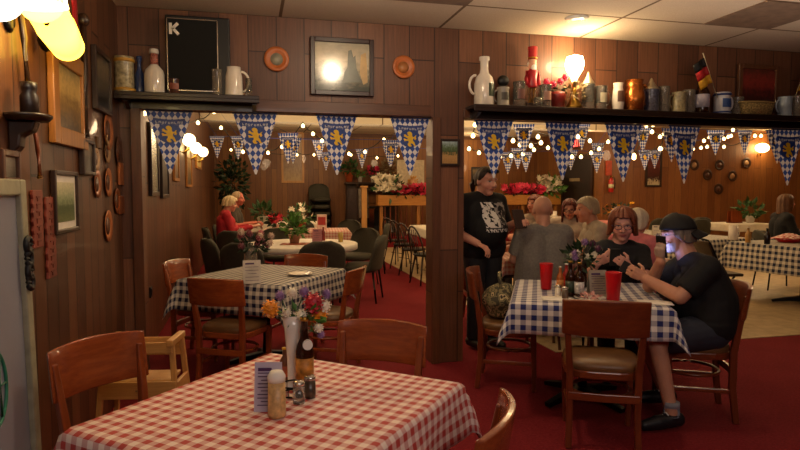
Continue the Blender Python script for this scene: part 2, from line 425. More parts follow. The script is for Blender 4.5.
# ------------------------------------------------------------------ chairs
def make_chair(label, loc, rz, wz, wx, seatm, name='dining_chair'):
    """wooden restaurant chair, sitter faces +Y"""
    t = thing(name, label, 'chair', loc, rz)
    for s in (-1, 1):
        MB().bar([(s*.185,-.215,0), (s*.18,-.19,.22), (s*.183,-.19,.45), (s*.195,-.215,.62), (s*.205,-.25,.80)], [.034,.036,.038,.034,.028], [.036,.04,.042,.036,.028], (0,1,0)).build('rear_post', wz, t, bevel=.006)
        MB().bar([(s*.195,.185,.43), (s*.19,.19,.2), (s*.185,.195,0)], [.04,.036,.028], [.04,.036,.028], (0,1,0)).build('leg', wz, t, bevel=.006)
        MB().bar([(s*.183,-.18,.2), (s*.189,.19,.2)], .02, .026).build('stretcher', wx, t, bevel=.004)
    def crest(u, v):
        x = (u-.5)*.46; z = .655+v*.195+ .012*(1-(2*u-1)**2)*(1 if v > .5 else 0)*v
        y = -.222-.055*(1-(x/.23)**2)-(z-.655)*.16
        return (x, y, z), Vector((.48*x/.23*.5, 1, .16)).normalized()
    MB().slab(crest, 14, 4, .026).build('crest_rail', wx, t, bevel=.006)
    MB().bar([(-.19,-.205,.3), (0,-.215,.3), (.19,-.205,.3)], .02, .045).build('back_stretcher', wx, t, bevel=.004)
    def outline(k, g=0):
        pts = []
        for i in range(28):
            a = 2*PI*i/28; c, s_ = math.cos(a), math.sin(a); e = .55
            pts.append((math.copysign(abs(c)**e, c)*(.215+g+.015*s_), math.copysign(abs(s_)**e, s_)*(.205+g)+.005))
        return pts
    MB().prism(outline(0), lambda x, y, z: (x, y, .395+z), .045).build('seat_frame', wx, t, bevel=.008)
    mb = MB(); P = outline(0, -.006); n = len(P)
    rings = [(1, .44), (1.02, .455), (1.0, .475), (.9, .49), (.6, .498), (.001, .5)]
    vs = [(x*k, y*k, z) for k, z in rings for x, y in P]
    mb.add(vs, [(i*n+j, i*n+(j+1) % n, (i+1)*n+(j+1) % n, (i+1)*n+j) for i in range(len(rings)-1) for j in range(n)], True)
    mb.build('seat', seatm, t)
    MB().tube([(.172*math.cos(a), .01+.165*math.sin(a), .285) for a in [2*PI*i/24 for i in range(24)]], .011, 8, closed=True).build('hoop_stretcher', wx, t)
    return t
ch = make_chair('polished wooden chair at left end of the red gingham table, back to the white board', (0,0,0), 0, M['chair'], M['chairx'], M['vinyl'])
chd = make_chair('dark wooden chair with brown seat at near side of the blue gingham table', (0,0,0), 0, M['chaird'], M['chairdx'], M['vinyl'])
def face(loc, target): return math.atan2(target[1]-loc[1], target[0]-loc[0])-PI/2
def put(proto, loc, target, label, first=False, rz=None, sc=None):
    a = face(loc, target) if rz is None else rz
    if first:
        proto.location = (loc[0], loc[1], 0); proto.rotation_euler = (0, 0, a); proto['label'] = label; return proto
    return dup(proto, (loc[0], loc[1], 0), a, label, sc=sc)
put(ch, (-.44, 2.46), (.11, 1.94), 'polished wooden chair at the left edge of the red gingham table, beside the high chair', True); ch.scale = (.9,.9,.99)
put(ch, (.475, 2.55), (.11, 1.94), 'wooden chair with broad back at far side of the red gingham table', sc=.96)
put(ch, (.47, 1.72), (.11, 1.94), 'wooden chair with shiny curved top at the right edge of the red gingham table', sc=.95)
put(ch, (-.13, 4.60), None, 'wooden chair with brown seat at near side of the navy gingham table', rz=R(-30), sc=.97)
put(ch, (-.41, 5.47), None, 'light-backed wooden chair at the navy gingham table, by the side wall', rz=R(-112), sc=.97)
put(ch, (.39, 5.56), None, 'wooden chair at the far side of the navy gingham table', rz=R(150), sc=.97)
put(ch, (.60, 4.84), None, 'wooden chair right of the navy gingham table, curved back toward the pillar', rz=R(62), sc=.97)
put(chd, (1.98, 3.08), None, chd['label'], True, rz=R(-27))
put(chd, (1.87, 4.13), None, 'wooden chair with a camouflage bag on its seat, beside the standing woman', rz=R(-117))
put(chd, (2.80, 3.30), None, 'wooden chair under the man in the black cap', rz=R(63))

def make_shell(label, loc, rz):
    """upholstered dining chair with rounded wrap-round back, sitter faces +Y"""
    t = thing('upholstered_chair', label, 'chair', loc, rz)
    for sx in (-1, 1):
        MB().tube([(sx*.2,-.2,.4), (sx*.235,-.25,0)], [.014,.011], 8).build('leg', M['blackm'], t)
        MB().tube([(sx*.2,.2,.4), (sx*.23,.23,0)], [.014,.011], 8).build('leg', M['blackm'], t)
    mb = MB(); P = []
    for i in range(24):
        a = 2*PI*i/24; c, s = math.cos(a), math.sin(a); P.append((math.copysign(abs(c)**.6, c)*.25, math.copysign(abs(s)**.6, s)*.235))
    rings = [(.9, .39), (1, .41), (1.02, .44), (.98, .47), (.8, .488), (.4, .493), (.001, .494)]
    mb.add([(x*k, y*k, z) for k, z in rings for x, y in P], [(i*24+j, i*24+(j+1) % 24, (i+1)*24+(j+1) % 24, (i+1)*24+j) for i in range(6) for j in range(24)], True)
    mb.build('seat', M['olive'], t)
    def back(u, v):
        w = (.285-.015*v)*math.sqrt(max(.0, 1-max(0, (v-.62)/.38)**2.4*.86)); a = (2*u-1)
        x = w*math.sin(a*1.15)/math.sin(1.15); z = .42+v*.44
        y = -.255+.15*(1-math.cos(a*1.15))*1.2*(1-.45*v)-.07*v
        return (x, y, z), Vector((-a*.6, 1, .12)).normalized()
    MB().slab(back, 14, 10, .045).build('backrest', M['olive'], t, bevel=.014)
    return t
sh = make_shell('x', (0,0,0), 0)
sc_ = [((.02, 7.15), (.6, 8.1), 'dark olive padded chair at near left of the white round table'),
       ((-.26, 7.75), (.6, 8.1), 'dark olive padded chair by the side wall, farther left of the white round table'),
       ((.78, 7.2), (.7, 8.1), 'dark padded chair at near right of the white round table'),
       ((1.40, 7.75), (.68, 8.05), 'dark padded chair at right end of the white round table, beside the carpet edge'),
       ((-.12, 9.25), (.9, 10.5), 'black padded chair at the near left corner of the couple\'s table'),
       ((.45, 9.2), (.75, 8.3), 'dark padded chair at far left of the white round table'),
       ((1.55, 9.0), (.75, 8.3), 'dark padded chair at far right of the white round table'),
       ((2.05, 10.35), (1.0, 10.6), 'dark padded chair right of the red-clothed table'),
       ((1.75, 11.6), (1.0, 10.7), 'dark padded chair behind the red-clothed table at its right'),
       ((.95, 12.2), (.95, 13), 'dark padded chair in front of the farthest white table')]
for i, (l, tg, lb) in enumerate(sc_): put(sh, l, tg, lb, i == 0)
# right part of the far room
for l, tg, lb in [((8.35, 11.2), (8.2, 12), 'dark padded chair backed to the long table, left of the small white far table'),
                  ((8.95, 10.7), (8.9, 12), 'dark padded chair at the small white far table, left one'),
                  ((9.55, 11.35), (9.6, 12.4), 'dark padded chair at the small white far table, right one')]:
    put(sh, l, tg, lb)
for k in range(5):
    dup(sh, (1.80, 15.85, k*.19), R(185), 'dark padded chair in the stack by the rear wall, number %s from the bottom' % ('one', 'two', 'three', 'four', 'five')[k], 'stacked dark chairs')

def make_wind(label, loc, rz):
    t = thing('bentwood_chair', label, 'chair', loc, rz)
    MB().lathe([(.001,.43), (.17,.43), (.2,.445), (.2,.46), (.17,.47), (.001,.468)], n=24).build('seat', M['black'], t)
    for sx in (-1, 1):
        for sy in (-1, 1):
            MB().tube([(sx*.12, sy*.12, .44), (sx*.18, sy*.19, 0)], [.018,.012], 8).build('leg', M['dk_wood'], t)
    mb = MB(); hoop = [(.21*math.cos(a), -.15-.1*max(0, math.sin(a)), .46+.43*math.sin(a)**.7) for a in [PI*i/18 for i in range(19)]]
    mb.tube(hoop, .014, 8); mb.build('back_hoop', M['dk_wood'], t)
    for i in range(4):
        x = -.11+i*.073; MB().tube([(x*.8, -.16, .46), (x, -.24, .86-abs(x)*.5)], .007, 6).build('spindle', M['dk_wood'], t)
    MB().tube([(-.15,-.0,.2), (.15,0,.2)], .009, 6).build('stretcher', M['dk_wood'], t)
    return t
wd = None
for i, (x, y) in enumerate([(2.62, 8.85), (2.66, 9.7), (2.72, 10.6), (2.80, 11.5)]):
    lb = '%s black spindle-back chair in the row on the beige floor behind the pillar' % ('nearest', 'second nearest', 'second farthest', 'farthest')[i]
    if wd is None: wd = make_wind(lb, (x, y, .006), R(-78))
    else: dup(wd, (x, y, .006), R(-78+i*5), lb)

# brown folding chair behind the man in the cap
def make_folding(label, loc, rz):
    t = thing('folding_chair', label, 'chair', loc, rz)
    for s in (-1, 1):
        MB().tube([(s*.2,.22,0), (s*.2,-.02,.44), (s*.2,-.2,.82), (s*.17,-.215,.86)], .012, 8).build('front_leg', M['blackm'], t)
        MB().tube([(s*.18,-.26,0), (s*.18,.12,.44)], .012, 8).build('rear_leg', M['blackm'], t)
    MB().tube([(-.17,-.215,.86), (0,-.22,.875), (.17,-.215,.86)], .012, 8).build('top_tube', M['blackm'], t)
    def bk(u, v):
        x = (u-.5)*.38; z = .6+v*.25; return (x, -.115-(z-.6)*.42-.025*(1-(2*u-1)**2), z), Vector((0, 1, .4)).normalized()
    MB().slab(bk, 10, 4, .02).build('backrest', M['vinyl_d'], t, bevel=.006)
    MB().box((0,.03,.455), (.38,.4,.035)).build('seat', M['vinyl_d'], t, bevel=.012)
    MB().tube([(-.19,.2,.12), (.19,.2,.12)], .009, 6).build('crossbar', M['blackm'], t)
    return t
make_folding('brown metal folding chair before the long gingham table, behind the man in the cap', (5.36, 5.98, .006), R(-98))

# wooden high chair against the left wall
hc = thing('high_chair', 'pale wooden high chair behind the polished chair against the left wall', 'high chair', (-.53, 3.22, 0), R(-10)); hc.scale = (.84,.6,.94)
for s in (-1, 1):
    MB().bar([(s*.25,.23,0), (s*.19,.12,.76)], [.045,.04], [.03,.03], (1,0,0)).build('leg', M['oak'], hc, bevel=.006)
    MB().bar([(s*.25,-.23,0), (s*.19,-.14,.76)], [.045,.04], [.03,.03], (1,0,0)).build('leg', M['oak'], hc, bevel=.006)
    MB().bar([(s*.19,-.2,.745), (s*.19,.16,.745)], .04, .035).build('arm_rail', M['oakx'], hc, bevel=.006)
    MB().bar([(s*.215,-.16,.5), (s*.215,.15,.5)], .022, .07).build('side_rail', M['oakx'], hc, bevel=.004)
MB().box((0,-.0,.535), (.36,.3,.02)).build('seat', M['oakx'], hc, bevel=.006)
MB().box((0,-.185,.5), (.44,.022,.09)).build('front_rail', M['oakx'], hc, bevel=.004)
MB().box((0,.15,.68), (.38,.02,.1)).build('back_rail', M['oakx'], hc, bevel=.004)
MB().box((0,-.175,.72), (.40,.022,.06)).build('front_rail', M['oakx'], hc, bevel=.004)
MB().box((0,.2,.22), (.46,.022,.06)).build('crossbar', M['oakx'], hc, bevel=.004)
MB().tube([(.0,-.2,.5), (0,-.2,.5+.001)], .01, 8).build('bolt', M['blackm'], hc)

# ------------------------------------------------------------------ far tables
def round_table(name, label, c, r, m, clabel=None):
    t = thing(name, label, 'table', c)
    MB().lathe([(.001,.66), (r*.98,.66), (r,.67), (r,.735), (r*.985,.745), (.001,.745)], n=48).build('tabletop', m, t)
    MB().tube([(0,0,.04), (0,0,.7)], .05, 14).build('column', M['blackm'], t)
    MB().lathe([(.3,0), (.3,.02), (.08,.05), (.05,.06)], n=24).build('base', M['blackm'], t); return t
round_table('round_table', 'white-topped round table with plant and red placemats beyond the navy gingham table', (.66, 8.05, 0), .74, M['white'])
table('dining_table', 'table under the pale red gingham cloth where the couple sits', (.95, 10.65, 0), R(-6), .75, .45)
cloth('tablecloth', 'pale red gingham tablecloth on the table of the couple', 'tablecloth', (.95, 10.65, 0), R(-6), .76, .46, .2, gP, seed=2)
table('dining_table', 'farthest table under a plain white cloth near the rear wall, left part of the room', (.55, 13.1, 0), R(0), .9, .42)
wc = mat('#e5dcc8', .6, vary=.05)
cloth('tablecloth', 'plain white cloth on the farthest table near the rear wall', 'tablecloth', (.55, 13.1, 0), 0, .91, .43, .18, wc, seed=4)
# long gingham table on the right
LTR = R(9.5)
gL = gingham('slate_white_gingham', '#1c2240', .075, white='#ddd5c2')
table('dining_table', 'long table under slate gingham cloth at right, far half', (6.40, 8.3, .006), LTR, .42, 1.25)
table('dining_table', 'long table under slate gingham cloth at right, near half', (6.77, 6.07, .006), LTR, .42, .75)
cloth('tablecloth', 'slate and white gingham cloth on far half of the long table at right', 'tablecloth', (6.40, 8.3, .006), LTR, .43, 1.26, .36, gL, seed=11)
cloth('tablecloth', 'slate and white gingham cloth on near half of the long table at right', 'tablecloth', (6.77, 6.07, .006), LTR, .43, .76, .36, gL, seed=12)
def plain_table(label, c, rz, ax, ay, clothlabel, m, seed):
    table('dining_table', label, c, rz, ax, ay); cloth('tablecloth', clothlabel, 'tablecloth', c, rz, ax+.01, ay+.01, .16, m, seed=seed)
plain_table('small far table at right with white top beside the dark chairs', (9.95, 10.5, .006), 0, .5, .4, 'white cloth on the small far table at right below the wall plates', wc, 21)
pk = mat('#d98a86', .6, vary=.05)
plain_table('far table under a pink cloth between the woman with glasses and the capped man', (7.75, 11.9, .006), 0, .6, .4, 'pink cloth on the far table with leafy plant', pk, 22)
plain_table('white table behind the grey-haired man below the fire extinguisher', (6.35, 12.3, .006), 0, .6, .4, 'white cloth on the table below the fire extinguisher', wc, 23)
plain_table('table of the group dining behind the blue gingham table', (2.93, 5.80, .006), R(-14), .38, .36, 'pale red gingham cloth on the table of the dining group', gP, 24)
plain_table('white table beside the row of black spindle chairs', (3.35, 10.3, .006), R(-3), .36, 1.1, 'white cloth on the table beside the row of spindle chairs', wc, 25)
# ------------------------------------------------------------------ things on walls
def wframe(name, label, cat, c, w, h, side, fm, pm, fw=.03, depth=.03, mat_w=0, matm=None):
    """side 'x': hangs on the left wall facing +X ; 'y': hangs facing -Y"""
    rz = PI/2 if side == 'x' else 0
    t = thing(name, label, cat, c, rz)     # local: picture in XZ plane, faces -Y
    mb = MB()
    for s in (-1, 1):
        mb.box((s*(w/2-fw/2), -depth/2, 0), (fw, depth, h)); mb.box((0, -depth/2, s*(h/2-fw/2)), (w-2*fw, depth, fw))
    mb.build('frame', fm, t, bevel=.004)
    if mat_w:
        MB().box((0, -depth*.3, 0), (w-2*fw, .006, h-2*fw)).build('mat_board', matm or M['white'], t)
    q = 2*fw+2*mat_w
    MB().box((0, -depth*.3-.004, 0), (w-q, .006, h-q)).build('picture', pm, t)
    return t
LX = XL+.002
def on_left(x0, y0, x1, y1):
    a = PX(x0, (y0+y1)/2, XL); b = PX(x1, (y0+y1)/2, XL); mx = PX((x0+x1)/2, y0, XL); mn = PX((x0+x1)/2, y1, XL)
    return (LX, (a.y+b.y)/2, (mx.z+mn.z)/2), abs(b.y-a.y), mx.z-mn.z
def on_part(x0, y0, x1, y1, Y=WY):
    a = PY(x0, (y0+y1)/2, Y); b = PY(x1, (y0+y1)/2, Y); mx = PY((x0+x1)/2, y0, Y); mn = PY((x0+x1)/2, y1, Y)
    return (( a.x+b.x)/2, Y-.002, (mx.z+mn.z)/2), b.x-a.x, mx.z-mn.z
p_gold = picture('amber_painting', [(0, '#3a2a16'), (.4, '#8a6a34'), (.7, '#c9a862'), (1, '#8d7a4a')])
p_dark = picture('dark_painting', [(0, '#15110d'), (.5, '#3b3226'), (.8, '#6e5c3e'), (1, '#2b241b')])
p_green = picture('green_print', [(0, '#6f7a4c'), (.35, '#39552e'), (.6, '#8fa077'), (1, '#d8d2ae')], scale=4)
p_road = picture('road_painting', [(0, '#a9814c'), (.35, '#c29a60'), (.5, '#3d4f2c'), (.7, '#5d7350'), (1, '#a9c0c8')])
c, w, h = on_left(47, 52, 81, 146)
wframe('picture_frame', 'large painting in a wide golden wood frame on the left wall under the lamp', 'picture', c, w, h, 'x', M['gold_woodz'], p_gold, .085, .03)
c, w, h = on_left(91, 52, 107, 112)
wframe('picture_frame', 'dark framed picture high on the left wall near the room corner', 'picture', c, w, h, 'x', M['dk_wood'], p_dark, .03)
c, w, h = on_left(50, 171, 74, 233)
wframe('picture_frame', 'small dark-framed green print with pale mount above the red plaques on the left wall', 'picture', c, w, h, 'x', M['dk_wood'], p_green, .022, .025, .035)
c, w, h = on_left(78, 140, 90, 175)
wframe('picture_frame', 'small dark framed picture below the large golden frame on the left wall', 'picture', c, w, h, 'x', M['dk_wood'], p_dark, .02)
c, w, h = on_left(-6, 150, 13, 184)
wframe('picture_frame', 'grey-brown framed picture just above the white board', 'picture', c, w, h, 'x', M['trim'], picture('grey_print', [(0, '#4a443a'), (.5, '#7a7264'), (1, '#9a8f7b')]), .025)
# carved red plaques
def plaque(label, box, n):
    c, w, h = on_left(*box); t = thing('carved_plaque', label, 'plaque', c, PI/2)
    pts = []; k = 14
    for i in range(k): pts.append((-w/2+(.004 if i % 2 else -.004), -h/2+h*i/(k-1)))
    for i in range(k): pts.append((w/2+(.004 if i % 2 else -.004), h/2-h*i/(k-1)))
    MB().prism(pts, lambda x, y, z: (x, -z, y), .012).build('board', mat('#7a3020', .5, vary=.2), t, bevel=.003)
    mb = MB(); rnd = random.Random(n)
    for i in range(n):
        z = h/2-.03-(h-.06)*i/(n-1)
        mb.box((0, -.013, z), (w*.4, .004, .006)); mb.box((rnd.uniform(-.2,.2)*w, -.013, z-.010), (.007, .004, .018))
    mb.build('carving', mat('#6b2a1a', .6), t)
plaque('shorter carved red wooden plaque beside the white board', (30, 190, 40, 248), 7)
plaque('longer carved red wooden plaque below the green print', (44, 197, 53, 278), 10)
# plates
def plate(name, label, c, r, side, cols, inner=.55):
    t = thing(name, label, 'plate', c, PI/2 if side == 'x' else 0)
    def P(rr, z): return (rr, z)
    def lay(prof, m, nm):
        mb = MB(); n = 28; vs = []
        for rr, d in prof:
            for k in range(n):
                a = 2*PI*k/n; vs.append((rr*math.cos(a), -d*(.55 if side == 'x' else 1), rr*math.sin(a)))
        mb.add(vs, [(i*n+k, i*n+(k+1) % n, (i+1)*n+(k+1) % n, (i+1)*n+k) for i in range(len(prof)-1) for k in range(n)], True)
        if prof[-1][0] > .001: mb.f.append(tuple(len(mb.v)-n+k for k in range(n))); mb.sm.append(True); mb.mi.append(0)
        return mb.build(nm, m, t)
    lay([(r*.6, .002), (r, .018), (r*.985, .024), (r*.68, .012), (r*.62, .010), (r*.6, .009)], cols[0], 'rim')
    lay([(r*inner, .009), (r*inner, .0125), (.0, .0135)], cols[1], 'centre')
    return t
copper = mat('#9a5427', .35, .5); copper2 = mat('#b56a36', .4, .3); brownp = mat('#5d3720', .4); tanp = mat('#b0875a', .5)
pl = [((102,112,111,150), 'tall copper plate high on the left wall beside the dark frame', copper2), ((112,136,123,168), 'round brown plate on the left wall nearest the corner', brownp),
      ((90,148,99,170), 'small tan plate left of the brown plate cluster on the left wall', tanp), ((91,170,100,198), 'small copper plate lower left in the cluster on the left wall', copper),
      ((102,168,111,197), 'small copper plate lower middle in the cluster on the left wall', copper2), ((111,188,120,214), 'copper plate above the lowest plate on the left wall', copper),
      ((101,210,112,242), 'lowest copper plate on the left wall above the bare boards', copper2), ((101,140,110,163), 'small tan plate in the middle of the cluster on the left wall', tanp)]
for b, lb, m in pl:
    c, w, h = on_left(*b); plate('wall_plate', lb, c, h/2, 'x', (m, brownp))
c, w, h = on_left(117, 163, 124, 185)
MB().box((.008, 0, 0), (.016, w, h)).build('copper_plaque', copper2, None, c, bevel=.005); tag(bpy.context.scene.objects['copper_plaque'], 'upper square copper plaque on the left wall next to the corner', 'plaque')
c, w, h = on_left(117, 196, 124, 214)
tag(MB().box((.008, 0, 0), (.016, w, h)).build('copper_plaque', copper, None, c, bevel=.005), 'lower square copper plaque on the left wall next to the corner', 'plaque')
# sconce candle holder near plates
c, w, h = on_left(94, 134, 98, 146)
t = thing('candle_sconce', 'small brown candle sconce among the plates on the left wall', 'sconce', (XL, c[1], c[2]))
MB().box((.006, 0, -.03), (.012, .04, .1)).build('back_plate', mat('#5a3c1c', .7), t, bevel=.003); MB().tube([(.01,0,-.05), (.05,0,-.06), (.06,0,-.03)], .006, 8).build('arm', mat('#5a3c1c', .7), t)
MB().tube([(.06,0,-.03), (.06,0,.03)], .010, 10).build('candle', mat('#8a6a44', .6), t)
# sticks leaning on / hanging on the left wall
def stick(label, p0, p1, r, m, name='walking_stick', cap=None):
    t = thing(name, label, 'stick', tuple(p0)); d = Vector(p1)-Vector(p0)
    MB().tube([(0,0,0), tuple(d*.5+Vector((.004,0,0))), tuple(d)], [r, r*.9, r*.8], 10).build('shaft', m, t)
    MB().tube([(0,0,0), tuple(d*.04)], r*1.25, 10).build('ferrule', cap or M['brass'], t)
    MB().ell(tuple(d), (r*1.7, r*1.7, r*1.9)).build('knob', m, t); return t
stick('dark wooden walking stick hanging behind the yellow lamp on the left wall', PX(28, 86, XL+.03), PX(17, -12, XL+.03), .014, M['dk_wood'])
stick('thin dark cane hanging below the corner bracket on the left wall', PX(40, 178, XL+.025), PX(34, 124, XL+.025), .011, M['chaird'])
stick('dark rifle-like staff hanging upright right of the golden frame', PX(86, 138, XL+.03), PX(83, 20, XL+.03), .020, M['dk_wood'], 'wall_staff', M['dk_wood'])
tag(MB().grid(lambda u, v: tuple(PX(71+u*5+v*3, -8+v*46, XL+.045+.008*math.sin(v*9))), 3, 10).build('red_ribbon', mat('#a8141c', .5), solid=.003), 'red ribbon hanging beside the yellow lamp on the left wall', 'ribbon')
# dark bracket shelf with a candle bottle
bc = PX(30, 116, XL+.07)
t = thing('bracket_shelf', 'dark wooden corbel bracket on the left wall below the lamp', 'shelf', (XL, bc.y, bc.z))
MB().lathe([(.001,-.02), (.075,-.02), (.088,-.005), (.088,.005), (.001,.005)], (.06,0,0), n=20, sy=1.1).build('shelf_top', M['dk_wood'], t)
MB().prism([(0,-.02), (.10,-.02), (.085,-.06), (.045,-.08), (.04,-.12), (0,-.17)], lambda x, y, z: (x, z-.035, y), .07).build('bracket', M['dk_wood'], t, bevel=.008)
tag(MB().lathe([(.026,0), (.034,.01), (.034,.07), (.026,.085), (.03,.1), (.03,.125), (.001,.13)], n=16).build('candle_jar', mat('#231511', .35), None, (XL+.07, bc.y, bc.z+.006)), 'dark candle jar standing on the corbel bracket of the left wall', 'jar')
# yellow wall lamp
sp = PX(44, 22, XL+.13)
t = thing('wall_lamp', 'glowing yellow glass wall lamp at the top left of the left wall', 'lamp', (XL, sp.y, sp.z))
def loc_(x, y, X): q = PX(x, y, X); return (q.x-XL, q.y-sp.y, q.z-sp.z)
MB().lathe([(.001,0), (.045,0), (.05,.008), (.03,.02), (.001,.022)], n=18).build('wall_plate_mount', M['blackm'], t).rotation_euler = (0, PI/2, 0)
a = Vector(loc_(38, 40, XL+.02)); 
MB().tube([a, a+Vector((.05,0,.0)), Vector(loc_(46,20,XL+.12))], .012, 8).build('arm', M['blackm'], t)
MB().ell(a+Vector((.03,0,0)), (.03,.04,.05)).build('socket', M['blackm'], t)
def shade(p0, p1, r0, r1, m):
    mb = MB(); mb.tube([p0, Vector(p0).lerp(Vector(p1), .5), p1], [r0, (r0+r1)/2*1.04, r1], 24, cap=True); return mb
yl = emis('#ffc640', 9); yw = emis('#ffe39a', 12)
shade(loc_(42, 4, XL+.13), loc_(68, 47, XL+.13), .082, .068, yl).build('lower_shade', yl, t)
shade(loc_(44, 8, XL+.13), loc_(38, -30, XL+.13), .088, .08, yw).build('upper_shade', yw, t)
q = PX(4, 6, XL+.12)
t = thing('wall_lamp', 'second white-hot globe wall lamp at the extreme top left corner', 'lamp', (XL, q.y-.06, q.z+.03))
MB().ell((.12,0,0), (.085,.085,.095), 20, 14).build('globe', emis('#fff0d0', 12), t)
MB().tube([(0,0,-.08), (.06,0,-.11), (.12,0,-.09)], .012, 8).build('arm', M['blackm'], t)
# white board
t = thing('whiteboard', 'white dry-erase board with pale frame leaning at the left edge', 'board', (XL+.02, 1.76, 0), 0)
fm = mat('#9a977f', .5); Wd, Hh = 1.62, 1.36
tilt = lambda y, z, d=0: (.062-.03*(z-.1)/1.38+d, y, z)
def tb(y0, y1, z0, z1, d0, d1):
    mb = MB(); vs = [tilt(y, z, d) for d in (d0, d1) for z in (z0, z1) for y in (y0, y1)]
    mb.add(vs, [(0,1,3,2), (4,6,7,5), (0,4,5,1), (2,3,7,6), (0,2,6,4), (1,5,7,3)]); return mb
tb(-.79, .79, .12, 1.46, -.012, .0).build('writing_surface', mat('#8f93a3', .3, vary=.02), t)
for y0, y1, z0, z1 in ((-.84,-.78,.06,1.49), (.78,.84,.06,1.49), (-.78,.78,1.43,1.49), (-.78,.78,.06,.12)):
    tb(y0, y1, z0, z1, -.02, .02).build('frame', fm, t, bevel=.006)
for y in (-.6, .6): tb(y-.03, y+.03, 0, .07, -.02, .02).build('foot', fm, t)
mb = MB()
mb.tube([tilt(.48+.1*math.cos(a), .78+.13*math.sin(a), .004) for a in [PI*i/14-PI/2 for i in range(15)]], .006, 6)
mb.tube([tilt(.5, .78, .004), tilt(.58,.78,.004)], .005, 6); mb.tube([tilt(.53, .9, .004), tilt(.53,.66,.004)], .005, 6)
mb.build('pen_drawing', mat('#2f7f62', .5), t)
mb = MB()
for z, s in ((1.24,1), (1.19,-1), (1.14,1), (1.1,-1)): mb.tube([tilt(.80+.022*math.cos(a)*s, z+.028*math.sin(a), .028) for a in [2*PI*i/12 for i in range(12)]], .011, 6, closed=True)
tag(mb.build('iron_hook', M['black'], None, (XL+.02, 1.76, 0)), 'black ornate iron hook hanging on the edge of the white board', 'hook')
# outlet, reflections of the corridor beyond: mirrors and prints on the side wall of the far room
c = PX(150, 292, XL)
t = thing('wall_outlet', 'black wall outlet low on the side wall left of the navy gingham table', 'outlet', (LX, c.y, c.z), PI/2)
MB().box((0,-.006,0), (.1,.012,.1)).build('cover', M['black'], t, bevel=.004); MB().box((0,-.014,0), (.05,.006,.06)).build('socket', M['blackm'], t)
mir = NT('mirror_glass'); mir.base(lin('#d6d8c8')); mir.set(.25, .6); 
for b, lb, pm, fm_ in [((148,125,156,196), 'tall dark-framed mirror first along the side wall beyond the left opening', mir.m, M['dk_wood']),
                      ((159,125,166,198), 'tall dark-framed print second along the side wall beyond the left opening', p_dark, M['dk_wood']),
                      ((172,140,177,181), 'golden-framed print third along the side wall beyond the left opening', p_gold, M['gold_woodz']),
                      ((185,140,190,187), 'golden-framed print fourth along the side wall beyond the left opening', p_gold, M['gold_woodz']),
                      ((195,154,200,169), 'small pale yellow print farthest along the side wall beyond the left opening', mat('#d8c070', .4), M['gold_woodz'])]:
    c, w, h = on_left(*b); wframe('wall_mirror' if pm is mir.m else 'picture_frame', lb, 'mirror' if pm is mir.m else 'picture', c, w, h, 'x', fm_, pm, .04)
for i, (x, y) in enumerate(((189,140), (196,148), (203,152))):
    q = PX(x, y, XL+.14); t = thing('globe_sconce', '%s glowing globe lamp on the side wall beyond the left opening' % ('nearest', 'middle', 'farthest')[i], 'lamp', (XL, q.y, q.z))
    MB().ell((.14,0,0), (.085,.085,.085), 16, 10).build('globe', emis('#ffdf9c', 9), t); MB().tube([(0,0,-.14), (.07,0,-.17), (.14,0,-.11)], .015, 8).build('arm', M['brass'], t)
# pictures and plates on the partition
t_h = NT('misty_castle_painting'); g = t_h.coord('Generated'); o = t_h.sep(g)
n = t_h.noise(t_h.mapping(g, sc=(2,1,3)), 2.5, 5, .65)
col = t_h.ramp(t_h.math('ADD', o[2], t_h.math('MULTIPLY', t_h.math('SUBTRACT', n, .5), .9)), [(.1, lin('#454b40')), (.4, lin('#989079')), (.6, lin('#c9bb9f')), (1, lin('#aaa38f'))])
t_h.base(col); t_h.set(.16, coat=.6); t_h.b.inputs['Coat Roughness'].default_value = .12
c, w, h = on_part(310, 39, 373, 96)
hero = wframe('picture_frame', 'large castle landscape in a dark frame on the wall above the left opening', 'picture', c, w, h, 'y', mat('#2c120f', .3), t_h.m, .035, .04)
mb = MB(); mb.prism([(.05,.0), (.06,.16), (.09,.17), (.11,.1), (.13,.12), (.14,.0), (.19,-.14), (.0,-.15), (.02,-.05)], lambda x, y, z: (x*.8, -.018-z, y*.8), .003).build('painted_castle', mat('#5a5f4e', .3), hero)
mb = MB(); mb.prism([(.15,.1), (.19,.12), (.2,-.0), (.205,-.11), (.17,-.13), (.14,-.04)], lambda x, y, z: (x*.98, -.0185-z, y), .003).build('painted_cliff', mat('#c9a566', .3), hero)
c, w, h = on_part(439, 139, 459, 166)
wframe('picture_frame', 'small landscape painting of a road hung on the pillar', 'picture', c, w, h, 'y', M['dk_wood'], p_road, .02, .025)
for b, lb in (((264,46,289,73), 'orange plate with pale picture left of the castle painting'), ((392,56,414,79), 'orange-brown plate right of the castle painting')):
    c, w, h = on_part(*b); plate('wall_plate', lb, c, w/2, 'y', (mat('#b5622a', .4), mat('#8d8a78' if '264' in str(b) else '#a3683a', .4)), .5)
c, w, h = on_part(467, 165, 476, 184)
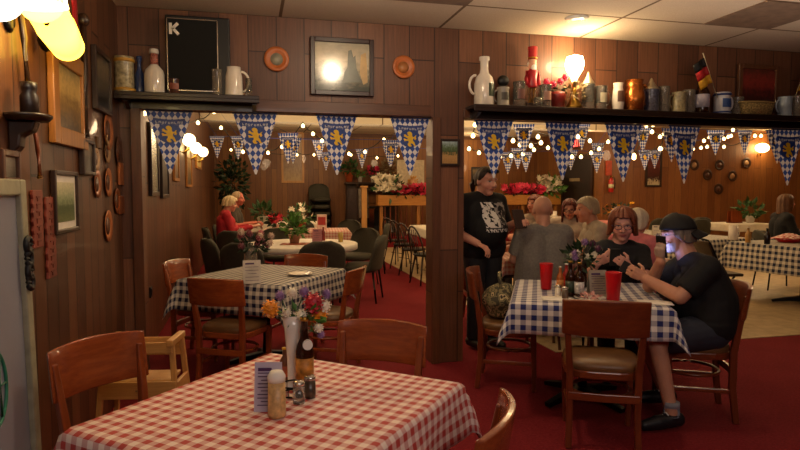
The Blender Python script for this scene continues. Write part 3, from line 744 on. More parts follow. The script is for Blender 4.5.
# ------------------------------------------------------------------ shelves
SZ = 2.135
def shelf(label, x0, x1, z):
    t = thing('wall_shelf', label, 'shelf', ((x0+x1)/2, WY, z)); L = x1-x0
    MB().box((0, -.105, -.015), (L, .21, .03)).build('board', M['shelf'], t, bevel=.005)
    MB().box((0, -.2, -.028), (L, .016, .05)).build('front_lip', M['shelf'], t, bevel=.004)
    MB().box((0, -.015, -.06), (L-.06, .03, .07)).build('back_cleat', M['shelf'], t)
    for s in (-1, 1): MB().prism([(0,0), (0,-.07), (-.03,-.07), (-.16,-.03), (-.16,0)], lambda x, y, z_: (s*(L/2-.05)+z_, x, y-.03), .03).build('bracket', M['shelf'], t)
    return t
shelf('dark wooden shelf of steins and bottles above the left opening', XL+.005, .075, SZ)
shelf('long dark wooden shelf crowded with steins above the right opening', 1.74, 6.3, SZ)
def sx(px, Y=4.63): return PY(px, 100, Y).x
def mpp(px, Y=4.63): return PY(px+1, 100, Y).x-PY(px, 100, Y).x   # metres per pixel there
def at_shelf(px, Y=4.63): return (sx(px, Y), Y, SZ)
def handle(mb, r, z0, z1, side, th=.009):
    a = [(side*(r*.96+ (z1-z0)*.36*math.sin(PI*i/10)), 0, z0+(z1-z0)*(1-math.cos(PI*i/10))/2) for i in range(11)]
    mb.tube(a, th, 8)
def stein(label, px, wpx, hpx, m, band=None, lid=None, side=-1, Y=4.63, cat='stein', name='beer_stein', emblem=None, shape='straight', group=None):
    k = mpp(px, Y); r = wpx*k/2; h = hpx*k; t = thing(name, label, cat, at_shelf(px, Y), 0, group)
    if shape == 'belly': prof = [(r*.75,0), (r*.82,.02*h), (r*.98,.3*h), (r,.45*h), (r*.8,.75*h), (r*.72,.85*h), (r*.8,h), (r*.72,h), (r*.66,.85*h), (.001,.8*h)]
    else: prof = [(r,0), (r*1.03,.04*h), (r*.94,.1*h), (r*.92,.85*h), (r*.98,.95*h), (r*.96,h), (r*.86,h), (r*.84,.3*h), (.001,.28*h)]
    MB().lathe(prof, n=22).build('body', m, t)
    if band:
        for z in (.08, .9): MB().lathe([(r*.95,(z-.05)*h), (r*1.06,(z-.03)*h), (r*1.06,(z+.03)*h), (r*.95,(z+.05)*h)], n=22).build('band', band, t)
    if side: mb = MB(); handle(mb, r*.93, .2*h, .85*h, side, max(.006, r*.14)); mb.build('handle', m, t)
    if lid == 'cone': MB().lathe([(r*.95,h), (r*.9,h*1.06), (r*.55,h*1.2), (r*.25,h*1.38), (r*.12,h*1.5), (.001,h*1.54)], n=20).build('lid', mat('#b9a98a', .3, .7), t)
    if lid == 'dome': MB().lathe([(r*.9,h), (r*.95,h*1.03), (r*.8,h*1.25), (r*.3,h*1.38), (.001,h*1.4)], n=20).build('lid', M['black'], t)
    if emblem:
        mb = MB(); mb.grid(lambda u, v: (r*1.01*math.sin((u-.5)*1.3), -r*1.01*math.cos((u-.5)*1.3), h*(.3+.4*v)), 8, 6); mb.build('emblem', emblem, t)
    return t
grey = mat('#8e877c', .3, coat=.3); blue = mat('#2c3f6d', .3, coat=.3)
# left shelf
t = stein('tall cream and blue banded beer stein at the left end of the left shelf', 125, 21, 38, mat('#a59b7b', .3, vary=.35, scale=40, coat=.3), mat('#c09036', .3), side=-1)
t = thing('bottle', 'slim blue bottle between the banded stein and the white bottle', 'bottle', at_shelf(140, 4.66)); k = mpp(140)
MB().lathe([(4.5*k,0), (4.8*k,2*k), (4.8*k,20*k), (2*k,27*k), (1.8*k,34*k), (2.6*k,35*k), (2.6*k,38*k), (.001,38*k)], n=16).build('body', blue, t); MB().lathe([(2.8*k,36*k), (2.8*k,40*k), (.001,41*k)], n=14).build('cap', blue, t)
t = thing('bottle', 'white round-shouldered bottle with pink patterned neck on the left shelf', 'bottle', at_shelf(155)); k = mpp(155)
MB().lathe([(10*k,0), (10.5*k,2*k), (10.5*k,20*k), (9*k,25*k), (4.5*k,30*k), (4*k,31*k)], n=22).build('body', M['ceramic'], t)
MB().lathe([(4.2*k,30*k), (4*k,42*k)], n=18).build('neck', mat('#b06a5c', .35, vary=.4, scale=90), t); MB().lathe([(4.6*k,42*k), (5*k,44*k), (4.6*k,47*k), (.001,48*k)], n=16).build('stopper', M['ceramic'], t)
stein('dark brown glass mug before the black loudspeaker on the left shelf', 175, 15, 16, mat('#4a2b22', .2, coat=.5), side=1, name='mug', cat='mug', emblem=mat('#8a4a38'))
stein('dimpled clear glass mug at the right of the black loudspeaker', 217, 14, 27, M['glass_d'], side=-1, name='glass_mug', cat='mug')
t = thing('pitcher', 'white ceramic pitcher near the right end of the left shelf', 'pitcher', at_shelf(234)); k = mpp(234)
MB().lathe([(9*k,0), (9.3*k,2*k), (8.8*k,20*k), (7.5*k,26*k), (7.6*k,30*k), (6.8*k,30*k), (6.6*k,20*k), (.001,18*k)], n=22).build('body', M['ceramic'], t)
MB().tube([(-6*k,0,29*k), (-9*k,0,30.5*k), (-10*k,0,29*k)], [2.6*k,2*k,1.4*k], 10).build('spout', M['ceramic'], t); mb = MB(); handle(mb, 8*k, 5*k, 26*k, 1, 1.3*k); mb.build('handle', M['ceramic'], t)
stein('small clear drinking glass at the right end of the left shelf', 249, 7, 19, M['glass'], side=0, name='drinking_glass', cat='glass')
# black loudspeaker cabinet with a letter K
k = mpp(195, 4.69); x0 = sx(168, 4.69); x1 = sx(231, 4.69); H = 78*k; wv = x1-x0
t = thing('loudspeaker', 'tall black loudspeaker cabinet with a white letter K on the left shelf', 'loudspeaker', ((x0+x1)/2, 4.665, SZ))
H = CH-SZ-.07
MB().box((0,0,H/2), (wv,.12,H)).build('cabinet', M['black'], t, bevel=.008)
gw = wv*.80; gx = -wv*.08
MB().box((gx,-.063,H/2), (gw,.01,H*.92)).build('grille', mat('#060606', .9), t)
mb = MB()
for s in (-1, 1): mb.box((gx+s*gw/2*.97,-.07,H/2), (.007,.006,H*.9)); mb.box((gx,-.07,H/2+s*H*.45), (gw*.97,.006,.007))
mb.build('trim_line', M['chrome'], t)
mb = MB(); kx, kz, kh = gx-gw*.45, H*.955-.115, .078
mb.box((kx+.012,-.072,kz+kh/2), (.02,.008,kh)); mb.bar([(kx+.02,-.072,kz+kh*.45), (kx+.062,-.072,kz+kh)], .02, .008, (0,1,0)); mb.bar([(kx+.026,-.072,kz+kh*.55), (kx+.066,-.072,kz)], .02, .008, (0,1,0))
mb.build('letter', M['white'], t)
# right shelf
t = thing('swing_top_jug', 'tall white ceramic jug with dark green emblem at the left end of the right shelf', 'jug', at_shelf(484)); k = mpp(484)
MB().lathe([(9*k,0), (9.5*k,1.5*k), (9.5*k,20*k), (8*k,26*k), (4.5*k,30*k), (3.8*k,34*k), (3.8*k,41*k), (5*k,42*k), (5*k,45*k), (.001,46*k)], n=24).build('body', M['ceramic'], t)
mb = MB(); handle(mb, 8.5*k, 10*k, 28*k, -1, 1.3*k); mb.build('handle', M['ceramic'], t)
MB().grid(lambda u, v: (9.6*k*math.sin(.1+u*.9), -9.6*k*math.cos(.1+u*.9), k*(8+12*v)), 6, 6).build('emblem', mat('#33402c', .3), t)
stein('grey stoneware stein with black domed lid beside the white jug', 503, 12, 17, grey, lid=None, side=-1, emblem=mat('#4a443c'), Y=4.6)
t = thing('lidded_jar', 'dark jar with round black lid behind the grey stein', 'jar', at_shelf(503, 4.70)); k = mpp(503)
MB().lathe([(4*k,0), (4.4*k,2*k), (4*k,20*k), (.001,20*k)], n=16).build('body', M['glass_d'], t); MB().ell((0,0,25*k), (5.8*k,4.5*k,5.4*k)).build('lid', M['black'], t)
stein('clear glass stein with handle left of the nutcracker', 519, 12, 23, M['glass'], side=1, name='glass_mug', cat='mug', emblem=mat('#6b3f34', .4))
# nutcracker
t = thing('nutcracker', 'red-coated wooden nutcracker soldier with tall red hat on the right shelf', 'nutcracker', at_shelf(532, 4.64)); k = mpp(532)
redn = mat('#b3202a', .35)
MB().box((0,0,2*k), (14*k,9*k,4*k)).build('base', M['dk_wood'], t, bevel=.004)
for s in (-1, 1):
    MB().tube([(s*2.3*k,0,4*k), (s*2.3*k,0,19*k)], [2.4*k,2*k], 12).build('leg', M['black'] if False else mat('#c58a3a', .4), t)
    MB().tube([(s*5*k,0,33*k), (s*6.4*k,-.6*k,26*k), (s*5.5*k,-1.5*k,20*k)], [2*k,1.8*k,1.5*k], 10).build('arm', redn, t)
MB().lathe([(4.4*k,18*k), (4.8*k,20*k), (4*k,25*k), (5.2*k,33*k), (3*k,35*k), (.001,35*k)], n=18).build('body', redn, t)
MB().lathe([(2*k,34*k), (3.7*k,36*k), (3.8*k,43*k), (3*k,44*k), (.001,44*k)], n=16).build('head', mat('#dca688', .4), t)
MB().ell((0,-2.6*k,35.5*k), (2.6*k,2*k,4*k)).build('beard', M['white'], t)
MB().ell((0,1*k,40*k), (4.3*k,3.6*k,4*k)).build('hair', M['white'], t)
MB().lathe([(4*k,43.5*k), (3.9*k,45*k), (4.3*k,55*k), (.001,56*k)], n=18).build('hat', redn, t)
MB().lathe([(4.3*k,44*k), (4.4*k,45.5*k)], n=18).build('hat_band', M['brass'], t)
# foliage things
def foliage(mb, c, rad, n, size, seed=0, droop=0):
    rnd = random.Random(seed); c = Vector(c)
    for _ in range(n):
        d = Vector((rnd.gauss(0,1), rnd.gauss(0,1), rnd.gauss(0,1))).normalized(); q = rnd.random()**.4
        p = c+Vector((d.x*rad[0]*q, d.y*rad[1]*q, d.z*rad[2]*q))
        a = (d+Vector((rnd.uniform(-.6,.6), rnd.uniform(-.6,.6), rnd.uniform(-.3,.6)-droop))).normalized(); b = a.cross(Vector((rnd.uniform(-1,1), rnd.uniform(-1,1), .5))).normalized(); nn = a.cross(b)
        L = size*rnd.uniform(.7,1.3); w = L*.26
        mb.add([p, p+a*(L*.5)+b*w+nn*(L*.06), p+a*L-nn*(L*.05), p+a*(L*.5)-b*w+nn*(L*.06)], [(0,1,2,3)], False)
    return mb
def blossom(mb, c, r, n=9, layers=2, tilt=.5, seed=0):
    rnd = random.Random(seed); c = Vector(c)
    for l in range(layers):
        rr = r*(1-.3*l)
        for i in range(n):
            a = 2*PI*(i+.5*l)/n+rnd.uniform(-.1,.1); d = Vector((math.cos(a), math.sin(a), tilt+.3*l)).normalized(); s_ = Vector((-math.sin(a), math.cos(a), 0)); w = rr*PI/n*1.1
            mb.add([c, c+d*rr*.6+s_*w, c+d*rr, c+d*rr*.6-s_*w], [(0,1,2,3)], False)
    return mb
def rblossom(mb, c, r, n, seed):
    rnd = random.Random(seed); ax = Vector((rnd.uniform(-.8,.8), rnd.uniform(-1,.2), rnd.uniform(.1,1))).normalized(); c = Vector(c)
    u_ = ax.orthogonal().normalized(); v_ = ax.cross(u_)
    for l in range(2):
        rr = r*(1-.35*l)
        for i in range(n):
            a = 2*PI*(i+.5*l)/n; d = (u_*math.cos(a)+v_*math.sin(a)+ax*(.35+.3*l)).normalized(); s_ = d.cross(ax).normalized(); w = rr*.3
            mb.add([c, c+d*rr*.55+s_*w, c+d*rr, c+d*rr*.55-s_*w], [(0,1,2,3)], False)
def ball(mb, c, r, seed=0):
    rnd = random.Random(seed); c = Vector(c)
    for i in range(34):
        z = 1-2*(i+.5)/34; a = i*2.4; q = math.sqrt(1-z*z); d = Vector((q*math.cos(a), q*math.sin(a), z)); s_ = d.cross(Vector((0,0,1))).normalized(); u_ = d.cross(s_); w = r*.28
        mb.add([c+d*r*.75, c+d*r*.95+s_*w, c+d*r*1.08+u_*w*.6, c+d*r*.95-s_*w], [(0,1,2,3)], False)
    mb.ell(c, (r*.8,)*3, 10, 6); return mb
pinkf = mat('#c2264c', .5, vary=.3); whitef = mat('#efe6cf', .5, vary=.1); yellowf = mat('#e6a51c', .5, vary=.2); purplef = mat('#8d6aa0', .5, vary=.3); redf = mat('#bf2233', .5, vary=.25)
stein('glass stein with pale painted figure right of the nutcracker', 545, 12, 20, M['glass'], side=-1, name='glass_mug', cat='mug', emblem=mat('#a77b68', .4), Y=4.59)
t = thing('potted_flowers', 'small pot of magenta flowers on the right shelf left of the bare bulb', 'flowers', at_shelf(557, 4.67)); k = mpp(557)
MB().lathe([(6*k,0), (8*k,12*k), (8*k,15*k), (.001,14*k)], n=16).build('pot', mat('#8a2f2a', .3), t); foliage(MB(), (0,0,17*k), (9*k,6*k,4*k), 60, .035, 3).build('leaves', M['leaf_d'], t)
mb = MB()
for i, (dx, dz) in enumerate(((-12,24), (-5,22), (2,25), (7,29), (-9,20))): ball(mb, (dx*k, -.02, dz*k), 3.6*k, i)
mb.build('blossoms', pinkf, t)
tag(MB().lathe([(4*mpp(541),0), (4.6*mpp(541),3*mpp(541)), (4*mpp(541),8*mpp(541)), (.001,8*mpp(541))], n=14).build('tealight_glass', M['glass'], None, (sx(538,4.56), 4.56, SZ)), 'low clear tealight glass at the front of the right shelf below the nutcracker', 'candle holder')
# lamp with bare bulb
t = thing('table_lamp', 'glowing bare bulb lamp among dried flowers on the right shelf', 'lamp', at_shelf(574, 4.62)); k = mpp(574)
MB().lathe([(7*k,0), (7.4*k,2*k), (4*k,8*k), (2*k,14*k), (2.4*k,24*k), (.001,25*k)], n=18).build('base', M['brass'], t)
MB().lathe([(2.2*k,24*k), (2.6*k,27*k), (7.5*k,35*k), (8.5*k,40*k), (7*k,46*k), (.001,48*k)], n=20).build('bulb', emis('#ffe2a4', 40), t)
foliage(MB(), (0,-.03,16*k), (11*k,5*k,8*k), 90, .04, 9).build('dried_flowers', mat('#8a744a', .7, vary=.3), t)
BULB = Vector(at_shelf(574, 4.62))+Vector((0,-.07,40*k))
stein('clear glass jar with white pointed lid right of the bare bulb', 588, 12, 22, M['glass'], lid='cone', side=0, name='glass_jar', cat='jar')
stein('clear glass mug with label second right of the bare bulb', 601, 11, 21, M['glass'], side=1, name='glass_mug', cat='mug', emblem=mat('#b8ae94', .4))
stein('white stoneware bottle-shaped stein with dark crest', 618, 11, 24, M['ceramic'], side=0, emblem=mat('#6a4a3a', .4), lid=None, name='stoneware_bottle', cat='bottle', shape='belly')
stein('wide shiny copper jug on the right shelf', 634, 19, 27, mat('#b5662a', .25, .8), side=1, name='copper_jug', cat='jug', shape='belly')
stein('dark painted stein with pointed pewter lid right of the copper jug', 651, 14, 19, mat('#3f3f52', .3, vary=.5, scale=60, coat=.3), lid='cone', side=-1)
stein('tall clear glass mug right of the pewter-lidded stein', 664, 10, 22, M['glass_d'], side=0, name='glass_mug', cat='mug')
stein('beige stoneware mug in the middle of the right shelf', 679, 13, 17, mat('#8c8060', .3, vary=.3, scale=50), side=-1, name='stoneware_mug', cat='mug', Y=4.6)
stein('grey glass mug behind the beige stoneware mug', 689, 11, 20, M['glass_d'], side=1, name='glass_mug', cat='mug', Y=4.66)
t = thing('bottle', 'dark bottle with golden foil top and white label on the right shelf', 'bottle', at_shelf(702)); k = mpp(702)
MB().lathe([(5.5*k,0), (5.8*k,2*k), (5.8*k,18*k), (2.4*k,25*k), (2.2*k,31*k), (.001,31*k)], n=18).build('body', M['bottle'], t); MB().lathe([(2.5*k,26*k), (3.6*k,30*k), (2.6*k,35*k), (.001,36*k)], n=14).build('foil_top', M['brass'], t)
MB().lathe([(5.95*k,5*k), (5.95*k,16*k)], n=18).build('label', mat('#b8b4c4', .5), t)
mug = stein('blue and white banded mug holding the first small flag', 722, 14, 18, mat('#c5c6cc', .3), band=mat('#273a77', .3), side=1, name='mug', cat='mug', emblem=mat('#33508c'))
def flag(label, base, tip, L):
    t = thing('hand_flag', label, 'flag', tuple(base)); d = Vector(tip)-Vector(base)
    MB().tube([(0,0,0), tuple(d)], .005, 8).build('stick', mat('#cfc3a5', .5), t)
    cs = [(mat('#0c0b0b', .6), 'black'), (mat('#b01a1c', .6), 'red'), (mat('#cf9a1c', .6), 'gold')]
    mb = MB(); u_ = d.normalized(); s_ = Vector((-1,-.1,-.35)).normalized()
    for j in range(3):
        mb.cur = j; a0 = .92-.14*j; a1 = a0-.14
        mb.grid(lambda u, v: tuple(d*(a0+(a1-a0)*v)*1.0+s_*(L*u)*(1)+Vector((0,.015*math.sin(u*7),-.25*L*u*u))), 8, 3)
    mb.build('cloth', [c_ for c_, _ in cs], t, solid=.003); return t
b0 = Vector(at_shelf(722))+Vector((0,0,.03))
flag('black red and gold flag on a stick in the blue banded mug', b0, PY(703, 53, 4.55), .13)
stein('short clear glass behind the blue banded mug', 737, 11, 15, M['glass_d'], side=0, name='drinking_glass', cat='glass', Y=4.66)
c, w, h = on_part(737, 55, 777, 107, 4.72)
t = wframe('picture_frame', 'red and dark picture in a wooden frame standing at the back of the right shelf', 'picture', (c[0], WY-.02, SZ+h/2), w, h, 'y', M['trim'], picture('red_print', [(0, '#2a1512'), (.4, '#4a1d18'), (.7, '#8a2f26'), (1, '#5c2a1e')]), .04, .03)
t = thing('wicker_basket', 'low beige wicker basket before the framed red picture', 'basket', at_shelf(757, 4.59)); k = mpp(757)
MB().lathe([(14*k,0), (17*k,10*k), (16*k,10*k), (13*k,2*k), (.001,2*k)], n=24, sy=.35).build('bowl', mat('#8f7a4a', .8, vary=.5, scale=90), t); MB().tube([(17*k*math.cos(a), 17*k*.35*math.sin(a), 10*k) for a in [2*PI*i/24 for i in range(24)]], .008, 6, closed=True).build('rim', mat('#a48b55', .8), t)
t2 = stein('pale blue glass mug near the right edge of the right shelf', 785, 11, 16, mat('#9aa8b4', .25), side=-1, name='mug', cat='mug')
flag('second black red and gold flag at the right edge of the right shelf', Vector(at_shelf(789, 4.66)), PY(806, 66, 4.6), -.05)
stein('dark glass mug at the far right end of the shelf', 797, 10, 17, M['glass_d'], side=0, name='glass_mug', cat='mug', Y=4.62)
# white disc standing in for a faint highlight on the ceiling
tag(MB().lathe([(.09,0), (.085,-.01), (.03,-.016), (.001,-.016)], n=24).build('ceiling_highlight', mat('#f4efe4', .15, coat=.8), None, tuple(PA(577, 18, 2, CH))), 'white disc standing in for the highlight on the ceiling above the bare bulb', 'highlight')
# ------------------------------------------------------------------ bunting
t = NT('blue_white_lozenges'); o = t.sep(t.coord('UV'))
p_ = t.math('ADD', t.math('DIVIDE', o[0], .042), t.math('DIVIDE', o[1], .056)); q_ = t.math('SUBTRACT', t.math('DIVIDE', o[0], .042), t.math('DIVIDE', o[1], .056))
par = t.math('MODULO', t.math('ADD', t.math('FLOOR', t.math('ADD', p_, 100.5)), t.math('FLOOR', t.math('ADD', q_, 100.5))), 2)
t.base(t.mix(t.math('GREATER_THAN', par, .5), lin('#e6e8f2'), lin('#2a52b4'))); t.set(.45)
t.b.inputs['Emission Strength'].default_value = 0
tr = t.new('ShaderNodeBsdfTranslucent'); mx = t.new('ShaderNodeMixShader'); mx.inputs[0].default_value = .3
t.link(t.b.inputs['Base Color'].links[0].from_socket, tr.inputs['Color']); t.link(t.b.outputs[0], mx.inputs[1]); t.link(tr.outputs[0], mx.inputs[2])
t.link(mx.outputs[0], t.n['Material Output'].inputs[0]); M['loz'] = t.m
M['navy'] = mat('#22408f', .45, vary=.05); M['lion'] = mat('#f0c41e', .45, vary=.05); M['pwhite'] = mat('#dcdfe8', .45, vary=.03)
LION = [(-.10,-.95),(.18,-.95),(.26,-.80),(.10,-.72),(.12,-.52),(.40,-.62),(.62,-.92),(.86,-.86),(.74,-.70),(.62,-.42),(.42,-.22),(.44,.02),(.62,.10),(.60,-.08),(.80,-.12),(.92,.06),(.80,.24),(.92,.46),(.74,.40),(.62,.26),(.40,.22),
        (.30,.42),(.30,.66),(.16,.84),(-.06,.92),(-.30,.88),(-.46,.72),(-.34,.62),(-.44,.54),(-.24,.48),(-.20,.36),(-.46,.38),(-.70,.58),(-.92,.50),(-.82,.38),(-.92,.28),(-.66,.22),(-.36,.08),(-.34,-.04),(-.62,-.04),(-.84,.08),(-.96,-.04),(-.84,-.14),(-.86,-.28),(-.58,-.24),(-.22,-.24),(-.20,-.44),(-.36,-.62),(-.30,-.82)]
PWd, PHt = .32, .47
def make_pennant(label, loc, rz, group):
    t = thing('pennant', label, 'pennant', loc, rz, group)
    W_, H_ = PWd, PHt
    def fl(u, v):
        w = W_/2*(1-v)+.006; x = (2*u-1)*w; return (x, .008*math.sin(5*v+6*x)*v, -H_*v)
    mb = MB(); mb.grid(fl, 6, 12, uv=lambda u, v: ((2*u-1)*(W_/2*(1-v)+.006), -H_*v)); mb.build('cloth', M['loz'], t)
    fr = lambda x, y, z: (x, .008*math.sin(5*(-y/H_)+6*x)*(-y/H_)-.0035-z, y)
    sh_ = [(-.068,-.105), (.068,-.105), (.070,-.19), (.055,-.225), (0,-.25), (-.055,-.225), (-.070,-.19)]
    sb = MB().prism(sh_, fr, .001).build('shield', M['navy'], t)
    MB().prism([(x*.058, -.172+y*.066) for x, y in LION], lambda x, y, z: Vector(fr(x, y, z))+Vector((0,-.003,0)), .001).build('lion', M['lion'], sb)
    bd = [(-.112+.224*i/12, -.052-.014*math.cos((i/12-.5)*2.6)) for i in range(13)]+[(.112-.224*i/12, -.092-.014*math.cos((i/12-.5)*2.6)) for i in range(13)]
    bn = MB().prism(bd, lambda x, y, z: Vector(fr(x, y, z))+Vector((0,-.001,0)), .001).build('band', M['navy'], t)
    mb = MB()
    for i in range(9):
        x = -.088+.022*i; zz = -.078-.014*math.cos(x/.224*2.6)
        mb.box((x-.005, -.009, zz), (.004, .002, .016)); mb.box((x, -.009, zz+(.006 if i % 2 else -.006)), (.012, .002, .004)); 
        if i % 3: mb.box((x+.005, -.009, zz), (.004, .002, .016))
    mb.build('lettering', M['pwhite'], bn)
    MB().bar([(-W_/2-.008,0,-.003), (W_/2+.008,0,-.003)], .006, .01).build('top_tape', M['navy'], t)
    return t
pen0 = None
words = ['first', 'second', 'third', 'fourth', 'fifth', 'sixth', 'seventh', 'eighth', 'ninth', 'tenth', 'eleventh', 'twelfth']
def pennant(label, loc, rz, group, sc=1):
    global pen0
    if pen0 is None: pen0 = make_pennant(label, loc, rz, group); return pen0
    return dup(pen0, loc, rz, label, group, sc)
for i, px in enumerate((169, 255, 336.5, 410)):
    q = PY(px, 113, WY+.06); pennant('large blue and white lion pennant, %s from the left across the left opening' % words[i], (q.x, WY+.06, HZ-.004), R((4,-3,5,-2)[i]), 'lion pennants in the openings')
for i, px in enumerate((494, 563, 624, 685, 789)):
    q = PY(px, 118, WY+.06); pennant('large blue and white lion pennant, %s from the pillar across the right opening' % words[i], (q.x, WY+.06+(.0), HZ-.004), R((-5,3,-4,6,-3)[i]), 'lion pennants in the openings', 1.04+.03*i)
# smaller-looking pennants hung through the far room
far = [(266,122,8.2),(238,136,9.5),(217,136,10),(293,138,8.6),(319,140,11),(390,146,10.5),(362,149,11.5),(443,150,12),
       (288,133,7.2),(391,140,8.4),(326,152,12),
       (524,124,7.2),(518,148,10.5),(526,152,11),(508,152,10),(571,150,11),(597,152,10.5),(582,124,8.5),(643,128,9),(645,150,11),(672,128,6.5),(716,130,8.8),(745,130,9),(778,130,6.6),(598,143,11.5),(655,150,12)]
ords = ['nearest-left', 'upper left']
for i, (x, y, D) in enumerate(far):
    q = PD(x, y, D)
    if x < 430: lb = 'small far lion pennant seen through the left opening, %s from the left' % words[sorted([f[0] for f in far if f[0] < 450]).index(x)]
    elif x < 620: lb = 'small far lion pennant seen through the right opening, %s right of the pillar' % words[sorted([f[0] for f in far if 450 < f[0] < 620]).index(x)] if x > 450 else 'small-looking lion pennant far behind the pillar edge'
    else: lb = 'small far lion pennant hanging before the plate wall, %s from the left' % words[sorted([f[0] for f in far if f[0] > 620]).index(x)]
    pennant(lb, tuple(q), R(-14+random.uniform(-12, 12)), 'lion pennants on the far strings', .78)
for nm, lo, hi in (('left room', 0, 450), ('space behind the pillar', 450, 620), ('plate wall side', 620, 900)):
    fs = sorted([f for f in far if lo < f[0] < hi], key=lambda f: f[2]); h_ = len(fs)//2
    for lab, grp in (('nearer', fs[:h_]), ('farther', fs[h_:])):
        grp = sorted(grp, key=lambda f: f[0]); Q = [PD(*f) for f in grp]
        e0 = Vector((Q[0].x-.5, Q[0].y, BH-.005)); e1 = Vector((Q[-1].x+.5, Q[-1].y, BH-.005)); pts = [e0]+Q+[e1]
        tag(MB().tube([p-e0 for p in pts], .004, 6).build('bunting_cord', M['navy'], None, tuple(e0)), '%s thin cord carrying the small pennants of the %s' % (lab, nm), 'cord')
# ------------------------------------------------------------------ string lights
bulb_m = emis('#ffd890', 9); wire_m = mat('#2c2a20', .6)
bulb_me = None
def string_light(label, pts, sag=.10, extra=1, r=.026):
    """pts: (pixel x, pixel y, depth) bulbs in order along the cord"""
    global bulb_me
    P = [PD(*p) for p in pts]; base = P[0]
    t = thing('string_light', label, 'string light', tuple(base), 0, 'string lights')
    cp = []
    for i in range(len(P)-1):
        for k in range(6):
            u = k/6; cp.append(P[i].lerp(P[i+1], u)-base+Vector((0,0,.055-.05*math.sin(PI*u))))
    cp.append(P[-1]-base+Vector((0,0,.055)))
    MB().tube(cp, .007, 6).build('cord', wire_m, t)
    for p in P:
        if bulb_me is None:
            o = MB().lathe([(.001,-r), (r*.7,-r*.72), (r,0), (r*.75,r*.7), (r*.3,r*1.25), (.001,r*1.3)], n=14).build('bulb', bulb_m, t); bulb_me = o.data
        else: o = bpy.data.objects.new('bulb', bulb_me); COL.objects.link(o); o.parent = t
        o.location = p-base
    return t
string_light('string of glowing bulbs along the side wall at the left end of the left opening', [(144,113,5.3),(146,128,5.8),(163,117,6.6),(181,123,7.4),(198,123,8.4),(214,112,8)])
string_light('string of glowing globe bulbs across the middle of the left opening', [(221,128,9.2),(243,152,9.6),(268,153,9.6),(282,147,9.2),(303,126,8.6),(313,134,8.8),(322,141,9),(349,154,9.6),(365,152,9.8),(384,140,9.6),(408,137,9.4)])
string_light('string of glowing globe bulbs farthest back in the left opening', [(231,150,13),(262,154,13),(297,155,13),(314,155,13),(351,155,13),(377,158,13),(398,156,13)])
string_light('string of glowing globe bulbs beginning behind the pillar, low strand', [(469,149,8.2),(479,153,8.4),(500,157,8.6),(511,156,8.7),(523,154,8.8),(534,150,8.8),(548,148,8.8),(572,157,8.9),(581,157,8.9),(591,153,9),(599,149,9),(608,142,9)])
string_light('string of glowing globe bulbs beginning behind the pillar, upper strand', [(475,125,7),(473,136,7.2),(513,141,7.4),(520,145,7.5),(531,146,7.5),(541,143,7.6),(538,137,7.6),(578,137,7.8),(590,141,8)])
string_light('string of glowing globe bulbs between the fifth and sixth pennants, dense strand', [(612,128,8),(627,125,8),(634,158,7.4),(646,126,8.2),(653,125,8.2),(652,132,8.4),(660,137,8.6),(664,134,8.6),(661,149,8.8)])
string_light('string of glowing globe bulbs looping before the plate wall, low strand', [(634,156,7),(660,149,8),(679,154,6.8),(693,149,10),(701,148,10.2),(707,147,10.3),(713,145,10.4),(724,147,10.6),(743,144,10.8),(761,136,11)])
string_light('string of glowing globe bulbs before the plate wall, upper strand', [(704,141,9.6),(709,137,9.8),(724,139,10),(728,137,10),(731,136,10),(733,130,9.4),(755,136,9.8),(761,136,9.8),(776,131,7.6),(782,127,7)])
q = PY(761, 148, 12.95); t = thing('globe_sconce', 'large glowing wall lamp at the right of the plate wall', 'lamp', (q.x, 13.05, q.z))
MB().ell((0,-.14,0), (.2,.12,.12), 18, 10).build('globe', emis('#ffd98c', 22), t); MB().tube([(0,0,-.15), (0,-.08,-.2), (0,-.14,-.1)], .015, 8).build('arm', M['brass'], t)
SCONCE = Vector((q.x, 12.75, q.z))
# ------------------------------------------------------------------ far walls
def on_y(b, Y):
    x0, y0, x1, y1 = b; a = PY(x0, (y0+y1)/2, Y); bb = PY(x1, (y0+y1)/2, Y); mx = PY((x0+x1)/2, y0, Y); mn = PY((x0+x1)/2, y1, Y)
    return ((a.x+bb.x)/2, Y-.004, (mx.z+mn.z)/2), bb.x-a.x, mx.z-mn.z
c, w, h = on_y((281,132,304,183), 16.5); wframe('picture_frame', 'pale wooden frame with a sepia print on the rear wall left of the chair stack', 'picture', c, w, h, 'y', M['oak'], picture('sepia_print', [(0, '#b59a6a'), (.4, '#7d5a34'), (.7, '#a98a5c'), (1, '#d0bb90')]), .06, .03)
c, w, h = on_y((645,151,661,187), 13.05); wframe('picture_frame', 'dark picture with pale lower edge on the plate wall at its left', 'picture', c, w, h, 'y', M['dk_wood'], picture('red_dark_print', [(0, '#c0b290'), (.12, '#b5a586'), (.2, '#3a1c16'), (.7, '#6b3025'), (1, '#2c1812')]), .05, .04)
for i, (x, y, lb) in enumerate([(694,165,'upper left'),(719,165,'upper middle'),(746,163,'upper right'),(707,175,'lower left'),(732,176,'lower right'),(718,189,'lowest')]):
    c, w, h = on_y((x-4,y-5,x+4,y+5), 13.05); plate('wall_plate', '%s of the six small round plates on the right far wall' % lb, c, .14, 'y', (mat('#3d2215', .4), mat(('#a87f58','#5a3324')[i % 2], .4)), .5)
c, w, h = on_y((471,167,482,182), 16.5); wframe('picture_frame', 'small dark picture on the rear wall behind the standing woman', 'picture', c, w, h, 'y', M['black'], p_dark, .04)
